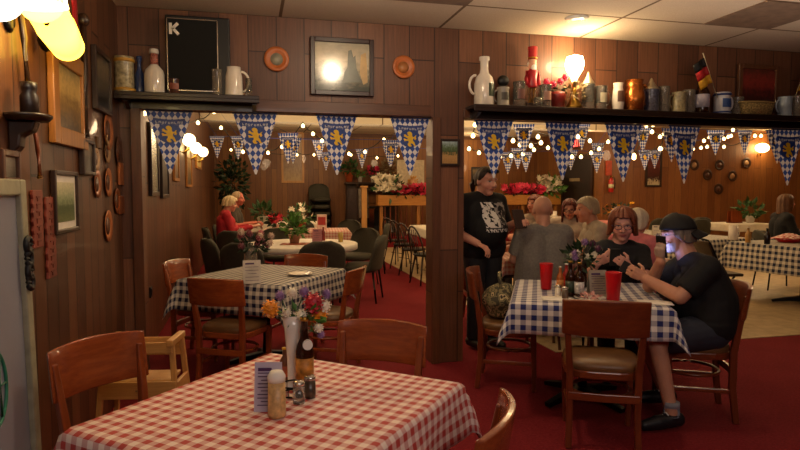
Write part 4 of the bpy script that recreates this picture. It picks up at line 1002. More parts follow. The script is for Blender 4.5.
# door, exit sign, extinguisher
Dz = 2.25
t = struct(MB().box((8.335, 14.2, Dz/2), (.03, 1.35, Dz)).build('door_1', mat('#231a14', .5)))
mb = MB()
for y in (13.48, 14.92): mb.box((8.33, y, Dz/2), (.05, .09, Dz))
mb.box((8.33, 14.2, Dz+.04), (.05, 1.53, .09)); struct(mb.build('door_frame', M['dk_wood'], t)); struct(MB().box((8.315, 14.3, 1.72), (.01, .5, .08)).build('door_sign', mat('#9a8a66', .5), t))
struct(MB().ell((8.29, 13.65, 1.0), (.05,.035,.035)).build('door_handle', M['brass'], t))
q = PX(577, 143, 8.30); t = thing('exit_sign', 'small lit red exit sign above the dark door', 'sign', (8.35, q.y, q.z), -PI/2)
MB().box((0,-.03,0), (.46,.06,.28)).build('housing', mat('#5a1512', .5), t, bevel=.006)
def letters(s_, parent, x0, z0, w, h, gap, m, y):
    G = {'E': [(0,0,.25,1),(0,0,1,.2),(0,.4,.8,.6),(0,.8,1,1)], 'I': [(.38,0,.62,1)], 'T': [(.38,0,.62,1),(0,.8,1,1)]}
    mb = MB()
    for i, chh in enumerate(s_):
        x = x0+i*(w+gap)
        if chh == 'X':
            mb.bar([(x,y,z0), (x+w,y,z0+h)], w*.25, .006, (0,1,0)); mb.bar([(x,y,z0+h), (x+w,y,z0)], w*.25, .006, (0,1,0)); continue
        for a_, b_, c_, d_ in G[chh]: mb.box((x+w*(a_+c_)/2, y, z0+h*(b_+d_)/2), (w*(c_-a_), .006, h*(d_-b_)))
    return mb.build('lettering', m, parent)
letters('EXIT', t, -.185, -.09, .075, .18, .022, emis('#ff5a4a', 4), -.063)
q = PY(602, 184, 13.0); t = thing('fire_extinguisher', 'red fire extinguisher on the wall corner right of the dark door', 'fire extinguisher', (8.52, 12.95, q.z-.2)); t.scale = (.7,.7,.7)
MB().lathe([(.075,0), (.085,.02), (.085,.4), (.06,.46), (.03,.48), (.03,.52), (.001,.52)], n=18).build('cylinder', mat('#b8231c', .3), t)
MB().box((0,0,.55), (.05,.14,.04)).build('valve_handle', M['brass'], t, bevel=.006); MB().tube([(0,-.03,.54), (.1,-.05,.5), (.12,-.05,.3), (.1,-.05,.12)], .012, 8).build('hose', M['black'], t)
MB().lathe([(.087,.14),(.087,.28)], n=18).build('label', mat('#cfc9a0', .5), t); MB().box((0,.085,.25), (.04,.06,.3)).build('bracket', M['blackm'], t)
q = PY(601, 168, 13.0); tag(MB().box((0,0,0), (.16,.04,.36)).build('alarm_panel', mat('#b6431f', .5), None, (8.5, 13.03, q.z), bevel=.01), 'orange-red wall panel above the fire extinguisher', 'panel')
# ------------------------------------------------------------------ stage: mantel, stove, planter rail, flowers
m0 = PY(347, 180, 16.2); m1 = PY(398, 186, 16.2); mz = m0.z-.06
t = thing('mantel', 'dark wooden mantel shelf over the black fireplace on the stage', 'mantel', ((m0.x+m1.x)/2, 16.3, .26))
L = m1.x-m0.x+.1; H = mz-.26
MB().box((0,-.02,H-.03), (L,.4,.06)).build('mantel_shelf', M['dk_wood'], t, bevel=.01)
for s in (-1, 1): MB().box((s*(L/2-.15),.06,H/2-.03), (.2,.26,H-.06)).build('pilaster', M['dk_wood'], t, bevel=.008)
MB().box((0,.06,H-.16), (L-.5,.24,.2)).build('frieze', M['dk_wood'], t)
st = thing('fireplace_stove', 'black iron fireplace stove standing below the mantel', 'stove', (m0.x+.62, 15.9, .26))
MB().box((0,0,.42), (.95,.36,.66)).build('body', M['black'], st, bevel=.02); MB().box((0,-.19,.45), (.7,.02,.42)).build('door', M['blackm'], st, bevel=.01); MB().ell((.28,-.21,.45), (.03,.02,.03)).build('knob', M['chrome'], st)
for a_ in (-1, 1):
    for b_ in (-1, 1): MB().tube([(a_*.4, b_*.13, .1), (a_*.42, b_*.15, 0)], .025, 8).build('leg', M['black'], st)
def potted(label, c, pr, ph, potm, leafm, lr, n, fl=None, seed=0, cat='plant', name='potted_plant', flm=None, lsz=.1, group=None):
    t = thing(name, label, cat, c, 0, group)
    MB().lathe([(pr*.7,0), (pr,ph*.92), (pr*1.08,ph*.93), (pr*1.08,ph), (pr*.95,ph), (pr*.9,ph*.85), (.001,ph*.85)], n=18).build('pot', potm, t)
    foliage(MB(), (0,0,ph+lr[2]*.8), lr, n, lsz, seed).build('leaves', leafm, t)
    if fl:
        mb = MB(); rnd = random.Random(seed)
        for i in range(fl[0]):
            a_ = rnd.uniform(0, 2*PI); q_ = rnd.random()**.5; rblossom(mb, (lr[0]*q_*math.cos(a_), lr[1]*q_*math.sin(a_), ph+lr[2]*(.5+1.5*rnd.random())), fl[1], 7, seed*100+i)
        mb.build('blossoms', flm, t)
    return t
mzz = mz+.003
potted('green plant in an orange pot at the left end of the mantel', (PY(349,172,16.2).x, 16.2, mzz), .12, .26, M['terracotta'], M['leaf'], (.2,.18,.16), 90, seed=1, lsz=.14)
potted('magenta flowers in a white pot on the mantel', (PY(373,172,16.2).x, 16.2, mzz), .08, .17, M['ceramic'], M['leaf_d'], (.14,.13,.12), 60, (16,.09), 2, 'flowers', 'potted_flowers', pinkf)
potted('small white pot of pale herbs on the mantel between two flower pots', (PY(360,172,16.2).x, 16.2, mzz), .07, .15, M['ceramic'], M['leaf_b'], (.1,.1,.08), 40, seed=3)
potted('pale dried bouquet in a grey vase at the right end of the mantel', (PY(390,172,16.2).x, 16.2, mzz), .1, .2, grey, mat('#8d7a58', .7, vary=.3), (.24,.2,.24), 120, seed=4, lsz=.12)
# rail with planter trough
pa = PY(378, 200, 14.75); pb = PY(560, 201, 14.75); zb, zt = 1.06, 1.32
t = thing('planter_rail', 'long golden wood planter trough on a railing along the stage front', 'planter', ((pa.x+pb.x)/2, 14.85, .26)); L = pb.x-pa.x
MB().box((0,-.13,(zb+zt)/2-.26), (L,.03,zt-zb)).build('front_board', M['gold_wood'], t, bevel=.006); MB().box((0,.13,(zb+zt)/2-.26), (L,.03,zt-zb)).build('rear_board', M['gold_wood'], t)
for s in (-1, 1): MB().box((s*(L/2-.015),0,(zb+zt)/2-.26), (.03,.23,zt-zb)).build('end_board', M['gold_wood'], t)
MB().box((0,0,zb-.245), (L-.06,.23,.03)).build('trough_floor', M['gold_wood'], t)
for i in range(6): MB().box((-L/2+.1+i*(L-.2)/5,0,(zb-.26)/2-.01), (.08,.1,zb-.28)).build('post', M['gold_woodz'], t)
for i in range(34): MB().box((-L/2+.2+i*(L-.4)/33,0,(zb-.26)/2), (.03,.03,zb-.3)).build('baluster', M['chaird'], t)
q = PZ(361, 236, .26); t = thing('stair_post', 'slim pale wooden newel post standing at the stage edge', 'post', (q.x, 14.85, .26)); Hn = 1.25
MB().box((0,0,Hn/2), (.13,.13,Hn)).build('shaft', M['oak'], t, bevel=.008); MB().box((0,0,Hn+.02), (.18,.18,.05)).build('cap', M['oak'], t, bevel=.01)
t = thing('stage_railing', 'low railing of thin pale bars before the fireplace', 'railing', (q.x+.1, 14.85, .26)); L2 = pa.x-q.x-.15
for z in (.72, .86): MB().tube([(0,0,z), (L2,0,z)], .018, 8).build('rail', M['chrome'], t)
for i in range(7): MB().tube([(.04+i*(L2-.08)/6,0,0), (.04+i*(L2-.08)/6,0,.72)], .012, 6).build('baluster', M['chaird'], t)
pz = zt-.16
for i, (x, lb) in enumerate([(403,'red poinsettia in the planter trough just right of the white lilies'),(419,'red poinsettia in the planter trough beside the pillar edge'),(511,'red poinsettia in the planter trough nearest the standing woman'),(525,'middle red poinsettia right of the standing woman'),(537,'red poinsettia beside the cream lilies at right')]):
    potted(lb, (PY(x,190,14.85).x, 14.85, zb+.01), .1, .22, M['terracotta'], M['leaf_d'], (.27,.2,.13), 60, (30,.13), 30+i, 'flowers', 'poinsettia', mat('#e23a5e', .5, vary=.15), lsz=.13)
potted('cream lily plant spilling over the left end of the planter trough', (PY(388,190,14.85).x, 14.82, zb+.01), .1, .22, M['terracotta'], M['leaf'], (.36,.24,.26), 60, (60,.12), 41, 'flowers', 'lily_plant', whitef, lsz=.2)
potted('cream lily plant at the right end of the planter trough', (PY(549,190,14.85).x, 14.82, zb+.01), .1, .22, M['terracotta'], M['leaf_b'], (.33,.24,.26), 60, (60,.12), 42, 'flowers', 'lily_plant', whitef, lsz=.2)
c, w, h = on_y((397,160,424,200), 15.6); tag(MB().box((c[0], 15.6, c[2]), (w, .04, h)).build('display_board', mat('#d8ccb0', .6), None), 'cream display panel standing behind the poinsettias on the stage', 'panel')
tag(MB().tube([(c[0]-w*.4,15.68,.26), (c[0]-w*.3,15.64,c[2])], .02, 8).tube([(c[0]+w*.4,15.68,.26), (c[0]+w*.3,15.64,c[2])], .02, 8).build('panel_easel', M['oak']), 'wooden easel legs holding the cream panel on the stage', 'easel')
q = PY(413, 178, 14.98)
t = thing('rag_doll', 'yellow-haired doll in a dotted pink dress sitting above the poinsettias', 'doll', (q.x, 14.98, zt-.06))
dd = mat('#e0805a', .6); MB().lathe([(.17,0), (.18,.05), (.12,.22), (.07,.3), (.001,.31)], n=16).build('dress', dd, t)
MB().ell((0,0,.4), (.09,.085,.1)).build('head', mat('#e2b184', .6), t); foliage(MB(), (0,.02,.44), (.11,.1,.1), 80, .07, 5).build('hair', mat('#d9a440', .7), t)
for s in (-1, 1): MB().tube([(s*.07,0,.26), (s*.15,-.03,.18), (s*.17,-.06,.1)], [.03,.028,.022], 8).build('arm', dd, t)
# coats hanging beside the mantel
t = thing('coat_rack', 'dark coat rack left of the newel post', 'coat rack', (2.62, 14.95, .26))
MB().tube([(0,0,0), (0,0,1.35)], .025, 8).build('pole', M['dk_wood'], t); MB().lathe([(.22,0), (.2,.03), (.03,.06)], n=18).build('base', M['dk_wood'], t); MB().tube([(-.2,0,1.3), (.2,0,1.3)], .012, 8).build('hook_bar', M['blackm'], t)
tag(MB().lathe([(.05,1.25), (.15,1.2), (.17,.9), (.2,.4), (.18,.38)], n=14, sx=1, sy=.6).build('dark_coat', mat('#2a1d1c', .8), None, (2.5, 14.95, .26)), 'dark coat hung on the left side of the rack on the stage', 'coat')
tag(MB().lathe([(.05,1.25), (.13,1.2), (.15,.9), (.17,.5), (.15,.48)], n=14, sx=1, sy=.6).build('grey_coat', mat('#6f665a', .8), None, (2.76, 14.95, .26)), 'grey coat hung on the right side of the rack on the stage', 'coat')
# ficus at the corner
t = thing('potted_tree', 'dark green leafy tree in the far left corner behind the couple', 'plant', (-.42, 14.9, 0))
MB().lathe([(.18,0), (.24,.35), (.26,.38), (.22,.36), (.001,.34)], n=18).build('pot', M['terracotta'], t); MB().tube([(0,0,.33), (.04,0,.9), (-.03,.02,1.5), (0,0,1.9)], [.035,.03,.025,.01], 8).build('trunk', M['dk_wood'], t)
foliage(MB(), (.02,-.05,1.6), (.34,.38,.62), 420, .15, 13, .3).build('leaves', M['leaf_d'], t)
# ------------------------------------------------------------------ things on the tables
TZ = .757
def pt(x, y, z=TZ): return tuple(PZ(x, y, z))
def card_text(label, c, w, h, d, rz, m, bars, cat='menu card', name='table_tent'):
    t = thing(name, label, cat, c, rz)
    mb = MB(); vs = [(-w/2,-d/2,0), (w/2,-d/2,0), (w/2,0,h), (-w/2,0,h), (-w/2,d/2,0), (w/2,d/2,0)]
    mb.add(vs, [(0,1,2,3), (3,2,5,4)]); mb.build('card', m, t, solid=.002)
    mb = MB()
    for i in range(bars):
        z = h*(.86-.72*i/max(1, bars-1)); ww = w*(.75 if i % 3 else .5); y = -d/2*(1-z/h)-.0022
        mb.box((0 if i else -w*.12, y, z), (ww, .0012, h*(.07 if i == 0 else .018)))
    mb.build('print', mat('#4a2c5a', .6), t); return t
def shaker(label, c, r, h, m, topm, name='salt_shaker', cat='shaker'):
    t = thing(name, label, cat, c)
    MB().lathe([(r*.95,0), (r,.01), (r*.92,h*.8)], n=16).build('body', m, t); MB().lathe([(r*.96,h*.78), (r*.98,h*.9), (r*.7,h), (.001,h*1.02)], n=16).build('cap', topm, t); return t
def bottle(label, c, r, h, m, lab=None, cap=None, name='beer_bottle', cat='bottle'):
    t = thing(name, label, cat, c)
    MB().lathe([(r*.95,0), (r,.008), (r,h*.55), (r*.85,h*.63), (r*.42,h*.75), (r*.38,h*.95), (r*.44,h*.955), (r*.44,h*.98), (.001,h*.98)], n=18).build('body', m, t)
    if lab: MB().lathe([(r*1.02,h*.14), (r*1.02,h*.46)], n=18).build('label', lab, t)
    MB().lathe([(r*.48,h*.955), (r*.5,h), (.001,h*1.005)], n=14).build('cap', cap or M['brass'], t); return t
# red table
card_text('white tent menu card standing on the red gingham cloth', pt(269,409), .085, .15, .05, R(-12), mat('#b9b0c4', .5, vary=.03), 11)
shaker('tan spice shaker with white cap in front of the tent menu card', pt(277,416), .028, .14, M['jar_salt'], M['white'], 'spice_shaker')
t = thing('flower_vase', 'slender white flared vase holding the bouquet on the red gingham cloth', 'vase', pt(293,386))
MB().lathe([(.03,0), (.032,.006), (.018,.02), (.02,.1), (.028,.2), (.036,.255), (.033,.255), (.024,.2), (.016,.1), (.001,.03)], n=20).build('body', M['ceramic'], t)
vz = Vector(pt(293,386))
t = thing('flower_bouquet', 'mixed orange, red, white and purple flowers in the slender white vase', 'flowers', tuple(vz+Vector((0,0,.22))))
fl = [(-.075,-.02,.065,'y',.030),(.0,-.01,.115,'w',.022),(.075,.0,.075,'r',.036),(.045,.03,.11,'p',.022),(.115,.01,.06,'w',.026),(.10,.02,.025,'y',.026),(-.04,.03,.10,'p',.02),(.03,-.03,.04,'w',.022),(.125,.03,.10,'p',.02),(-.02,-.03,.05,'w',.018),(.09,-.02,-.01,'w',.02),(.10,.0,-.04,'p',.016)]
mb = MB()
for x, y, z, k, r in fl: mb.tube([(0,0,-.1), (x*.4,y*.4,z*.4), (x,y,z)], .0025, 5)
mb.build('stems', M['leaf'], t); foliage(MB(), (.03,0,.03), (.08,.05,.035), 24, .04, 8).build('leaves', M['leaf_b'], t)
for i, (x, y, z, k, r) in enumerate(fl):
    m = {'y': mat('#e08a14', .5, vary=.2), 'w': whitef, 'r': redf, 'p': purplef}[k]
    (ball(MB(), (x,y,z), r*1.08, i) if k in 'yr' else ball(MB(), (x,y,z), r*.95, i)).build('blossom', m, t)
b = bottle('brown beer bottle with round white neck label behind the white vase', pt(305,390), .031, .255, M['bottle'], mat('#b5762a', .5, vary=.4, scale=40), M['brass'])
MB().prism([(.017*math.cos(a), .017*math.sin(a)) for a in [2*PI*i/18 for i in range(18)]], lambda x, y, z: (x+.008, -.0265-z+.012, y+.165), .018).build('neck_label', M['white'], b)
bottle('small mustard bottle with yellow cap left of the white vase', pt(285,380), .02, .12, mat('#6a3a18', .3), mat('#b5542a', .5), mat('#e2b01c', .4), 'mustard_bottle')
shaker('glass salt shaker with steel top at the foot of the beer bottle', pt(299,403), .02, .075, M['glass'], M['chrome'])
shaker('glass pepper shaker with steel top right of the salt shaker on the red cloth', pt(310,397), .02, .075, mat('#4a3a2c', .3, vary=.5, scale=90), M['chrome'], 'pepper_shaker')
t = thing('condiment_caddy', 'small dark wire caddy at the foot of the vase on the red cloth', 'caddy', pt(296,394))
MB().tube([(.055*math.cos(a), .045*math.sin(a), .003) for a in [2*PI*i/20 for i in range(20)]], .003, 6, closed=True).tube([(.055*math.cos(a), .045*math.sin(a), .035) for a in [2*PI*i/20 for i in range(20)]], .003, 6, closed=True).build('wire_ring', M['blackm'], t)
mb = MB()
for i in range(6): a = 2*PI*i/6; mb.tube([(.055*math.cos(a), .045*math.sin(a), 0), (.055*math.cos(a), .045*math.sin(a), .037)], .0025, 5)
mb.build('wire_post', M['blackm'], t)
# blue table
def tumbler(label, c, r, h):
    t = thing('tumbler', label, 'cup', c)
    MB().lathe([(r*.72,0), (r*.76,.004), (r*.93,h*.8), (r,h*.98), (r,h), (r*.93,h), (r*.7,.02), (.001,.015)], n=22).build('body', M['red_plastic'], t)
    MB().tube([(r*.97*math.cos(a), r*.97*math.sin(a), h) for a in [2*PI*i/22 for i in range(22)]], r*.05, 6, closed=True).build('rim', M['red_plastic'], t); return t
tumbler('red plastic tumbler at the left of the blue gingham table, nearer the pillar', pt(546,289), .047, .18)
tumbler('red plastic tumbler at the right of the blue gingham table, beside the menu card', pt(613,301), .05, .18)
bottle('dark beer bottle on the blue gingham cloth, left of the pair', pt(570,297), .031, .235, M['bottle'], mat('#2b3a2a', .5))
bottle('dark beer bottle with white label on the blue gingham cloth, right of the pair', pt(579,298), .031, .23, M['bottle'], mat('#c5c0bc', .5, vary=.3, scale=60))
bottle('orange hot sauce bottle left of the dark beer bottles', pt(560,291), .024, .17, mat('#b5622a', .3), mat('#d08a4a', .5), mat('#c9b9a6', .4), 'sauce_bottle')
bottle('red ketchup bottle behind the dark beer bottles', pt(566,289), .026, .18, mat('#a3261c', .3), None, M['white'], 'ketchup_bottle')
shaker('glass shaker with steel top left of the sauce bottles on the blue cloth', pt(558,297), .021, .08, mat('#d9cfc0', .3), M['chrome'])
shaker('dark glass pepper shaker among the bottles on the blue cloth', pt(565,299), .021, .08, mat('#5a4636', .3), M['chrome'], 'pepper_shaker')
card_text('cream printed menu card standing behind the right red tumbler', pt(597,296), .12, .17, .06, R(-8), mat('#9b9482', .5, vary=.1), 9)
t = thing('flower_vase', 'dark glass vase behind the bottles on the blue gingham table', 'vase', pt(582,287))
MB().lathe([(.035,0), (.04,.02), (.03,.1), (.035,.17), (.031,.17), (.026,.1), (.001,.02)], n=18).build('body', M['bottle'], t)
vb = Vector(pt(582,287)); t = thing('flower_bouquet', 'white and purple flowers with greenery in the dark vase on the blue gingham table', 'flowers', tuple(vb+Vector((0,0,.16))))
mb = MB(); rnd = random.Random(4); F2 = []
for i in range(11): F2.append((rnd.uniform(-.13,.12), rnd.uniform(-.06,.06), rnd.uniform(.02,.17)))
for x, y, z in F2: mb.tube([(0,0,-.08), (x*.4,y*.4,z*.4), (x,y,z)], .0025, 5)
mb.build('stems', M['leaf_d'], t); foliage(MB(), (0,0,.06), (.12,.07,.08), 90, .06, 17).build('leaves', M['leaf_d'], t)
for i, (x, y, z) in enumerate(F2): ball(MB(), (x,y,z+.01), .026, i).build('blossom', whitef if i % 3 == 0 else (purplef if i % 3 == 1 else mat('#5a2a4a', .5)), t)
def paper(label, c, w, d, rz, m, name='paper_menu', cat='paper'):
    t = MB(); t.grid(lambda u, v: ((u-.5)*w, (v-.5)*d, .002+.004*math.sin(u*3)*v), 6, 4); o = t.build(name, m, None, c, rz, solid=.0015); return tag(o, label, cat)
paper('white paper placemat by the left red tumbler at the front of the blue table', pt(558,299,.758), .20, .14, R(-24), M['white'])
paper('white paper sheet under the hands of the man in the cap', pt(655,303,.758), .2, .13, R(-30), M['white'])
def dish(label, c, r, m=None, name='plate', cat='plate'):
    t = MB().lathe([(r*.55,0), (r*.6,.002), (r*.98,.014), (r,.017), (r*.95,.017), (r*.58,.006), (.001,.005)], n=26).build(name, m or M['ceramic'], None, c); return tag(t, label, cat)
dish('white plate with crumpled napkin behind the chair back on the blue table', pt(590,299.5,.758), .10)
tag(foliage(MB(), (0,0,.02), (.05,.04,.012), 40, .04, 77).build('crumpled_napkin', mat('#cf9a92', .6), None, pt(590,299.5,.768)), 'crumpled pinkish napkin lying on the white plate of the blue table', 'napkin')
# navy table
card_text('white menu card standing at the near edge of the navy gingham table', pt(252,283), .13, .17, .06, R(4), mat('#c4bcae', .5), 6)
t = thing('flower_vase', 'clear glass vase behind the white menu card on the navy gingham table', 'vase', pt(251,279))
MB().lathe([(.05,0), (.055,.02), (.05,.2), (.06,.25), (.056,.25), (.046,.2), (.001,.015)], n=18).build('body', M['glass_d'], t)
vn = Vector(pt(251,279)); t = thing('flower_bouquet', 'dusty pink and cream flowers in the glass vase on the navy gingham table', 'flowers', tuple(vn+Vector((0,0,.22))))
mb = MB(); rnd = random.Random(14); F3 = [(rnd.uniform(-.1,.16), rnd.uniform(-.07,.07), rnd.uniform(.03,.17)) for i in range(14)]
for x, y, z in F3: mb.tube([(0,0,-.1), (x*.4,y*.4,z*.4), (x,y,z)], .003, 5)
mb.build('stems', M['leaf_d'], t); foliage(MB(), (.02,0,.05), (.12,.07,.07), 60, .06, 18).build('leaves', M['leaf_d'], t)
for i, (x, y, z) in enumerate(F3): ball(MB(), (x,y,z), .03, i).build('blossom', (mat('#b5606a', .5, vary=.3), mat('#d8b9a0', .5), mat('#8a4a52', .5))[i % 3], t)
dish('white plate on the navy gingham table', pt(300,275,.758), .11)
# round table
potted('green houseplant in a pale pot on the white round table', (.56, 8.0, .747), .08, .12, mat('#b59a7c', .5), M['leaf_b'], (.14,.13,.13), 90, seed=51, lsz=.11)
paper('terracotta placemat on the white round table under the plant', (.6, 7.9, .746), .45, .3, R(-10), mat('#a8552f', .6), 'placemat', 'placemat')
card_text('pinkish menu card on the white round table right of the plant', (.88, 8.2, .747), .13, .17, .06, R(-20), mat('#a8707a', .5), 5)
t = thing('drinking_glass', 'yellowish drinking glass on the right of the white round table', 'glass', (1.18, 8.05, .747)); MB().lathe([(.03,0), (.036,.13), (.033,.13), (.027,.01), (.001,.008)], n=16).build('body', mat('#b59a4a', .2), t)
bottle('small red sauce bottle on the white round table behind the menu card', (.98, 8.35, .747), .028, .2, mat('#7a1f1a', .3), None, M['white'], 'sauce_bottle')
# couple's table
potted('red flowers in a dark pot on the couple\'s pale red gingham table', (.42, 10.6, .757), .07, .1, M['ceramic'], M['leaf_d'], (.12,.1,.08), 50, (12,.08), 61, 'flowers', 'potted_flowers', redf)
potted('leafy plant with pale blooms on the couple\'s table right of the red flowers', (.86, 10.75, .757), .09, .12, M['terracotta'], M['leaf'], (.22,.2,.16), 100, (8,.07), 62, 'flowers', 'potted_flowers', whitef)
t = thing('napkin_box', 'upright pink and white menu box on the couple\'s pale red gingham table', 'box', (1.22, 10.6, .757), R(-8)); MB().box((0,0,.13), (.17,.12,.26)).build('box', mat('#d8b9ae', .5), t, bevel=.006); MB().box((0,-.062,.15), (.13,.004,.14)).build('print', mat('#a8342f', .5), t)
potted('small green plant in a white bowl on the farthest white table', (.25, 13.0, .757), .13, .14, M['ceramic'], M['leaf'], (.2,.16,.13), 70, seed=63, lsz=.16)
# far right tables
q = PZ(733, 240, TZ+.006); t = thing('white_mug', 'white cup standing on the long gingham table behind the capped man', 'cup', tuple(q)); MB().lathe([(.055,0), (.06,.01), (.062,.2), (.056,.2), (.05,.02), (.001,.02)], n=18).build('body', M['ceramic'], t); mb = MB(); handle(mb, .06, .04, .16, 1, .008); mb.build('handle', M['ceramic'], t)
bottle('tan sauce bottle with pointed cap on the long gingham table', tuple(PZ(748,242.5,TZ+.006)), .035, .2, mat('#b58a4a', .3), None, M['white'], 'sauce_bottle')
bottle('dark sauce bottle on the long gingham table before the woman at the right edge', tuple(PZ(767,244,TZ+.006)), .035, .2, mat('#1c1210', .25), None, M['black'], 'sauce_bottle')
q = PZ(789, 242, TZ+.006); t = thing('bread_basket', 'oval basket lined with red and white checked paper on the long gingham table', 'basket', tuple(q), R(20)); MB().lathe([(.12,0), (.17,.06), (.165,.062), (.11,.01), (.001,.01)], n=22, sx=1.25).build('bowl', M['red_plastic'], t)
mb = MB(); mb.grid(lambda u, v: ((u-.5)*.42, (v-.5)*.3, .05+.06*math.sin(u*PI)*math.sin(v*PI)+.01*math.sin(u*17+v*11)), 14, 10, uv=lambda u, v: (u*.42, v*.3)); mb.build('checked_liner', gR, t, solid=.003)
card_text('small white card on the far end of the long gingham table', tuple(PZ(656,236,TZ+.006)), .12, .16, .06, R(-10), M['white'], 3)
potted('leafy plant in a basket on the pink-clothed far table', (8.0, 11.85, .765), .1, .1, mat('#8a6a3a', .7), M['leaf_d'], (.36,.2,.14), 90, (6,.07), 71, 'flowers', 'potted_flowers', yellowf)
potted('green plant in a pale pot at right end of the small far table', (10.2, 10.45, .765), .1, .14, M['ceramic'], M['leaf'], (.28,.2,.16), 80, seed=72, lsz=.15)
t = thing('napkin_holder', 'brown wooden holder with menus on the small far table at right', 'holder', (9.8, 10.45, .765)); MB().box((0,0,.01), (.26,.16,.02)).build('base', M['chaird'], t); MB().box((0,-.06,.13), (.26,.015,.24)).build('panel', M['chair'], t); MB().box((0,.05,.13), (.26,.015,.24)).build('panel', M['chair'], t)
for i, x in enumerate((6.1, 6.32, 6.6)):
    t = thing('white_mug', '%s white cup on the white table below the fire extinguisher' % ('leftmost', 'middle', 'rightmost')[i], 'cup', (x, 12.2, .765)); MB().lathe([(.05,0), (.06,.01), (.065,.15+.03*i), (.058,.15+.03*i), (.05,.02), (.001,.02)], n=16).build('body', M['ceramic'], t); mb = MB(); handle(mb, .06, .03, .12, 1, .008); mb.build('handle', M['ceramic'], t)
# camouflage bag on the chair
t = thing('camouflage_bag', 'camouflage pattern bag resting on the chair beside the standing woman', 'bag', (1.84, 4.14, .503), R(-117))
n_ = NT('camouflage_cloth'); f = n_.noise(n_.coord('Object'), 16, 2)
n_.base(n_.ramp(f, [(0, lin('#3c3828')), (.42, lin('#7c7250')), (.5, lin('#4a4a30')), (.56, lin('#b5a47c')), (.63, lin('#2c261c'))], 'CONSTANT')); n_.set(.8)
mb = MB(); mb.ell((0,-.02,.12), (.17,.14,.135), 24, 14)
for i, v in enumerate(mb.v): mb.v[i] = v+Vector((.01*math.sin(v.z*60), .012*math.sin(v.x*50+v.z*30), .008*math.sin(v.x*40)))
for i, v in enumerate(mb.v): mb.v[i].z = max(0, mb.v[i].z)
mb.build('body', n_.m, t); MB().tube([(-.1,-.02,.22), (-.08,-.04,.32), (.06,-.04,.33), (.1,-.02,.22)], .012, 8).build('strap', n_.m, t); MB().ell((0,.11,.09), (.09,.04,.06), 14, 8).build('pocket', n_.m, t)
# ------------------------------------------------------------------ people
class Blob:
    """union of tapered capsules and ellipsoids, remeshed into one continuous surface"""
    def __init__(s): s.mb = MB()
    def seg(s, p0, p1, r0, r1, flat=False):
        p0, p1 = Vector(p0), Vector(p1); k = max(1, math.ceil((p1-p0).length/.03)); s.mb.tube([p0.lerp(p1, i/k) for i in range(k+1)], [r0+(r1-r0)*i/k for i in range(k+1)], 16)
        s.mb.ell(p0, (r0,)*3, 14, 10)
        if not flat: s.mb.ell(p1, (r1,)*3, 14, 10)
    def chain(s, pts, rs, flat=False):
        for i in range(len(pts)-1): s.seg(pts[i], pts[i+1], rs[i], rs[i+1], flat and i == len(pts)-2)
    def ell(s, c, r, rot=None): s.mb.ell(c, r, 18, 12, rot)
    def mesh(s, name, vox, smooth=3, adapt=0):
        o = s.mb.build('blob', M['black'])
        md = o.modifiers.new('r', 'REMESH'); md.mode = 'VOXEL'; md.voxel_size = vox
        if smooth: ms = o.modifiers.new('s', 'SMOOTH'); ms.factor = .5; ms.iterations = smooth
        bpy.context.view_layer.update(); dg = bpy.context.evaluated_depsgraph_get()
        me = bpy.data.meshes.new_from_object(o.evaluated_get(dg)); me.name = name
        old = o.data; bpy.data.objects.remove(o); bpy.data.meshes.remove(old)
        me.materials.clear(); me.polygons.foreach_set('use_smooth', [True]*len(me.polygons)); return me
def skin_material(name):
    t = NT(name); a = t.new('ShaderNodeVertexColor'); a.layer_name = 'Tone'
    n = t.noise(t.coord('Object'), 30, 3)
    t.base(t.mix(.25, a.outputs[0], t.ramp(n, [(.3, (.75,.7,.7,1)), (.7, (1.1,1.08,1.08,1))]), 'MULTIPLY')); t.set(.5, spec=.4)
    t.b.inputs['Subsurface Weight'].default_value = .08; t.b.inputs['Subsurface Radius'].default_value = (.02,.008,.004); return t.m
SKIN = skin_material('skin')
def hand(B, w, d, palm, s, curl=.5, sc=1.0, spread=.18, thumb_curl=.4):
    """wrist w, pointing d, palm faces `palm`, thumb toward s"""
    d = Vector(d).normalized(); palm = Vector(palm); palm = (palm-d*palm.dot(d)).normalized(); s = Vector(s); s = (s-d*s.dot(d)-palm*s.dot(palm)).normalized()
    k = sc; w = Vector(w)
    for i, off in enumerate((-.028,-.010,.010,.027)):
        base = w+d*(.085*k)+s*(off*k)+palm*(-.004*k if i in (1, 2) else 0)
        B.seg(w+s*(off*.55*k)+d*.012, base, .0145*k, .0125*k)
        L = (.028,.033,.036,.032)[i]*k*1.08; p = base; dd = (d+s*(off*spread*8)).normalized(); pn = palm.copy()
        for j, (l, r) in enumerate(((1.25,.0098), (.85,.0088), (.65,.0078))):
            ang = curl*(R(62), R(80), R(45))[j]
            dn = (dd*math.cos(ang)+pn*math.sin(ang)).normalized(); pn = (pn*math.cos(ang)-dd*math.sin(ang)).normalized()
            q = p+dn*(L*l); B.seg(p, q, r*k, r*k*.92); p = q; dd = dn
    th0 = w+d*.03*k+s*.026*k+palm*.008*k; t1 = th0+(s*.7+d*.65+palm*.45).normalized()*.042*k; t2 = t1+(d*.85+palm*(.3+thumb_curl)+s*.1).normalized()*.032*k
    B.chain([w+d*.015+s*.012, th0, t1, t2], [.015*k, .0145*k, .0115*k, .009*k])
def hex3(h): return Vector(lin(h)[:3])
